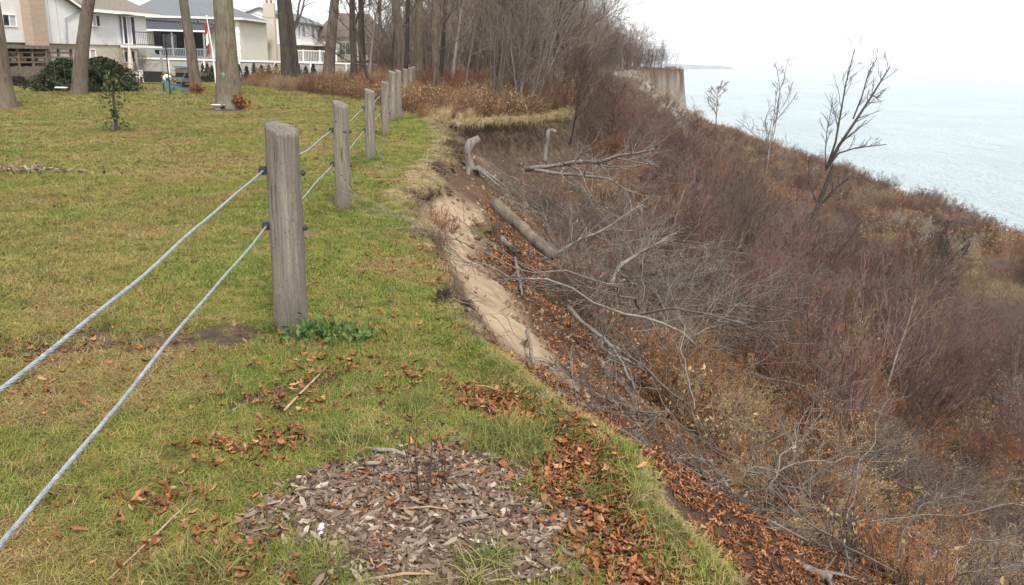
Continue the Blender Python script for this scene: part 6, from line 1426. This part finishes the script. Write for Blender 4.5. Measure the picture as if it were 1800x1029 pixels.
# wood chips of the mulch patch
n_ = 40000; x = rg.uniform(-1.0, 0.4, n_); y = rg.uniform(2.2, 3.5, n_); w = mulch_w(x, y); k = rg.random(n_) < 0.62 * w ** 1.5 + 0.012; x, y = x[k], y[k]
lf = abs(rg.normal(size=len(x))) * 0.007; z = H(x, y) + lf; CP = np.column_stack([x, y, z]); eul = lying(rg, normals(x, y, 0.04), 0.35); sc = 0.54 * rg.uniform(0.45, 1.6, len(x)) ** 1.7
order = np.argsort(-(sc / np.linalg.norm(CP - CAM, axis=1) + 8 * np.minimum(lf, 0.018))); own = order[:290]; rest = order[290:]
for i in own:
    o = link('wood_chip', CHIP[int(rg.integers(0, 8))]); o.location = CP[i]; o.rotation_euler = tuple(eul[i]); s = float(sc[i]) * 1.1; o.scale = (s, s, s); tag(o, 'greyish wood chip lying on the mulch patch', 'wood chip', 'largest wood chips of the mulch patch')
scatter('wood_chip_mulch', 'greyish wood chip mulch round the bare seedling', 'mulch', CP[rest], eul[rest], sc[rest], rg.integers(0, 8, len(rest)), CHIP)
q = hit(20, 301); n_ = 260; cx_ = q[0] + rg.normal(size=n_) * 0.42; cy_ = q[1] + rg.normal(size=n_) * 0.16
scatter('wood_chip_patch', 'pale wood chips scattered at the left of the lawn', 'wood chips', np.column_stack([cx_, cy_, H(cx_, cy_) + 0.03]), lying(rg, normals(cx_, cy_), 0.4), rg.uniform(1.2, 2.6, n_), rg.integers(0, 8, n_), CHIP)
# bits lying on the mulch
def stick(name, p0, p1, r_, label, m=None, bow=0.01):
    a, c = hit(*p0), hit(*p1); o_ = a.copy(); a = a - o_ + [0, 0, 0.018]; c = c - o_ + [0, 0, 0.018]; mid = (a + c) / 2 + np.array([bow, bow * 0.5, bow]); q1 = (a * 0.7 + c * 0.3) + np.array([bow * .5, -bow * .3, bow * .8])
    t = MB().tube([tuple(a), tuple(q1), tuple(mid), tuple(c)], [r_, r_ * 1.05, r_ * 0.9, r_ * 0.5], 7).build(name, m or m_dead, None, True); t.location = tuple(o_); return tag(t, label, 'stick')
stick('stick', (655, 797), (716, 808), 0.010, 'bleached flat stick at the upper edge of the mulch', m_plastic_w and m_bark_pale)
stick('stick', (790, 930), (865, 918), 0.006, 'pale forked twig on the mulch left of the white shell')
stick('stick', (640, 1028), (770, 1018), 0.006, 'long straw coloured stalk across the near mulch', m_twig_tan)
stick('stick', (800, 855), (832, 890), 0.007, 'short grey twig right of the bare seedling')
stick('stick', (815, 682), (888, 695), 0.005, 'pale thin twig on the grass near the leafy edge', m_twig_tan)
stick('stick', (500, 728), (580, 645), 0.006, 'tan dead stalk lying over brown leaves on the lawn', m_twig_tan)
stick('stick', (345, 880), (190, 1029), 0.004, 'thin pale stalk standing in the near lawn grass', m_twig_tan)
stick('stick', (700, 902), (800, 905), 0.004, 'thin pale stalk lying across the middle of the mulch', m_twig_tan)
def shard(px, py, L_, w_, label, name='wood_shard', cat='wood', rz=0.4):
    q = hit(px, py); r_ = random.Random(px); V = []; n_ = 9
    for lay, hh in ((1.0, 0.004), (0.8, 0.016), (0.35, 0.02)): V += [(L_ * lay * math.cos(2 * PI * k / n_) * r_.uniform(0.85, 1.15), w_ * lay * math.sin(2 * PI * k / n_) * r_.uniform(0.8, 1.2), hh) for k in range(n_)]
    F = [(l * n_ + k, l * n_ + (k + 1) % n_, (l + 1) * n_ + (k + 1) % n_, (l + 1) * n_ + k) for l in range(2) for k in range(n_)] + [tuple(range(2 * n_, 3 * n_))]
    o = MB().add(V, F).build(name, m_shell, None, True); o.location = tuple(q); o.rotation_euler = (0.1, 0.05, rz); tag(o, label, cat)
m_shell = flat('bleached_wood', (0.56, 0.53, 0.48), 0.7, 0.2, 30)
shard(842, 957, 0.050, 0.024, 'white shell-like shard on the near mulch', 'white_shard', 'shard', -0.2); shard(565, 935, 0.018, 0.045, 'bleached wood shard on the left of the mulch', rz=0.2); shard(700, 800, 0.04, 0.014, 'bleached wood shard beside the flat stick', rz=-0.2); shard(1000, 870, 0.02, 0.01, 'small white wood shard on the right of the mulch'); shard(446, 905, 0.012, 0.012, 'small round pale pebble on the lawn left of the mulch', 'pebble', 'pebble')
# bare seedling in the mulch
V, F, tp_ = shrub_np(75, 6, 0.40, 16, ((4, 0.35, 0.6), (2, 0.3, 0.5)), 0.05, 0.05, 0.0034, 0.0012, (12, 30), 0.05)
plant('bare_seedling', hit(752, 868), (mesh_np('branches', V, [F], m_twig), None), 'thin bare seedling standing in the wood chip mulch', 'seedling')
# green leafy plant at the foot of the nearest post
m_ivy = random_mat('dark_green_leaves', [(0.03, 0.075, 0.018), (0.05, 0.11, 0.025), (0.075, 0.13, 0.035)], 0.5, 10)
q = hit(572, 598); e = empty('leafy_weed', q, 0, 'dark green leafy weed at the right foot of the nearest post', 'plant')
rgl = np.random.default_rng(9); c = rgl.normal(size=(420, 3)) * np.array([0.13, 0.085, 0.0]); c[:, 2] = np.abs(rgl.normal(size=420)) * 0.04 + 0.02; v, f = leaf_quads(rgl, c, 0.024, 0.8); link('leaves', mesh_np('leaves', v, [f], m_ivy), e)
p, r_ = grow(rgl, c[:80] * np.array([0.5, 0.5, 0]), unit(c[:80] + np.array([0, 0, 0.08])), np.full(80, 0.13), np.full(80, 0.002), np.full(80, 0.001), 4, 0.1, 0.1); v, f = tubes(p, r_, 3); link('stalks', mesh_np('stalks', v, [f], m_ivy), e)

# ================================================================== AIR
HAZE = 0.0002
if HAZE > 0:
    hm = bpy.data.materials.new('haze'); hm.use_nodes = True; n = hm.node_tree; n.nodes.clear(); o_ = n.nodes.new('ShaderNodeOutputMaterial'); v_ = n.nodes.new('ShaderNodeVolumePrincipled')
    v_.inputs['Density'].default_value = HAZE; v_.inputs['Color'].default_value = (0.93, 0.96, 1.0, 1); v_.inputs['Anisotropy'].default_value = 0.2; n.links.new(v_.outputs[0], o_.inputs['Volume'])
    hz = MB().box((5600, 6800, 4.5), (13600, 15000, 49)).build('haze', hm); hz['kind'] = 'stuff'
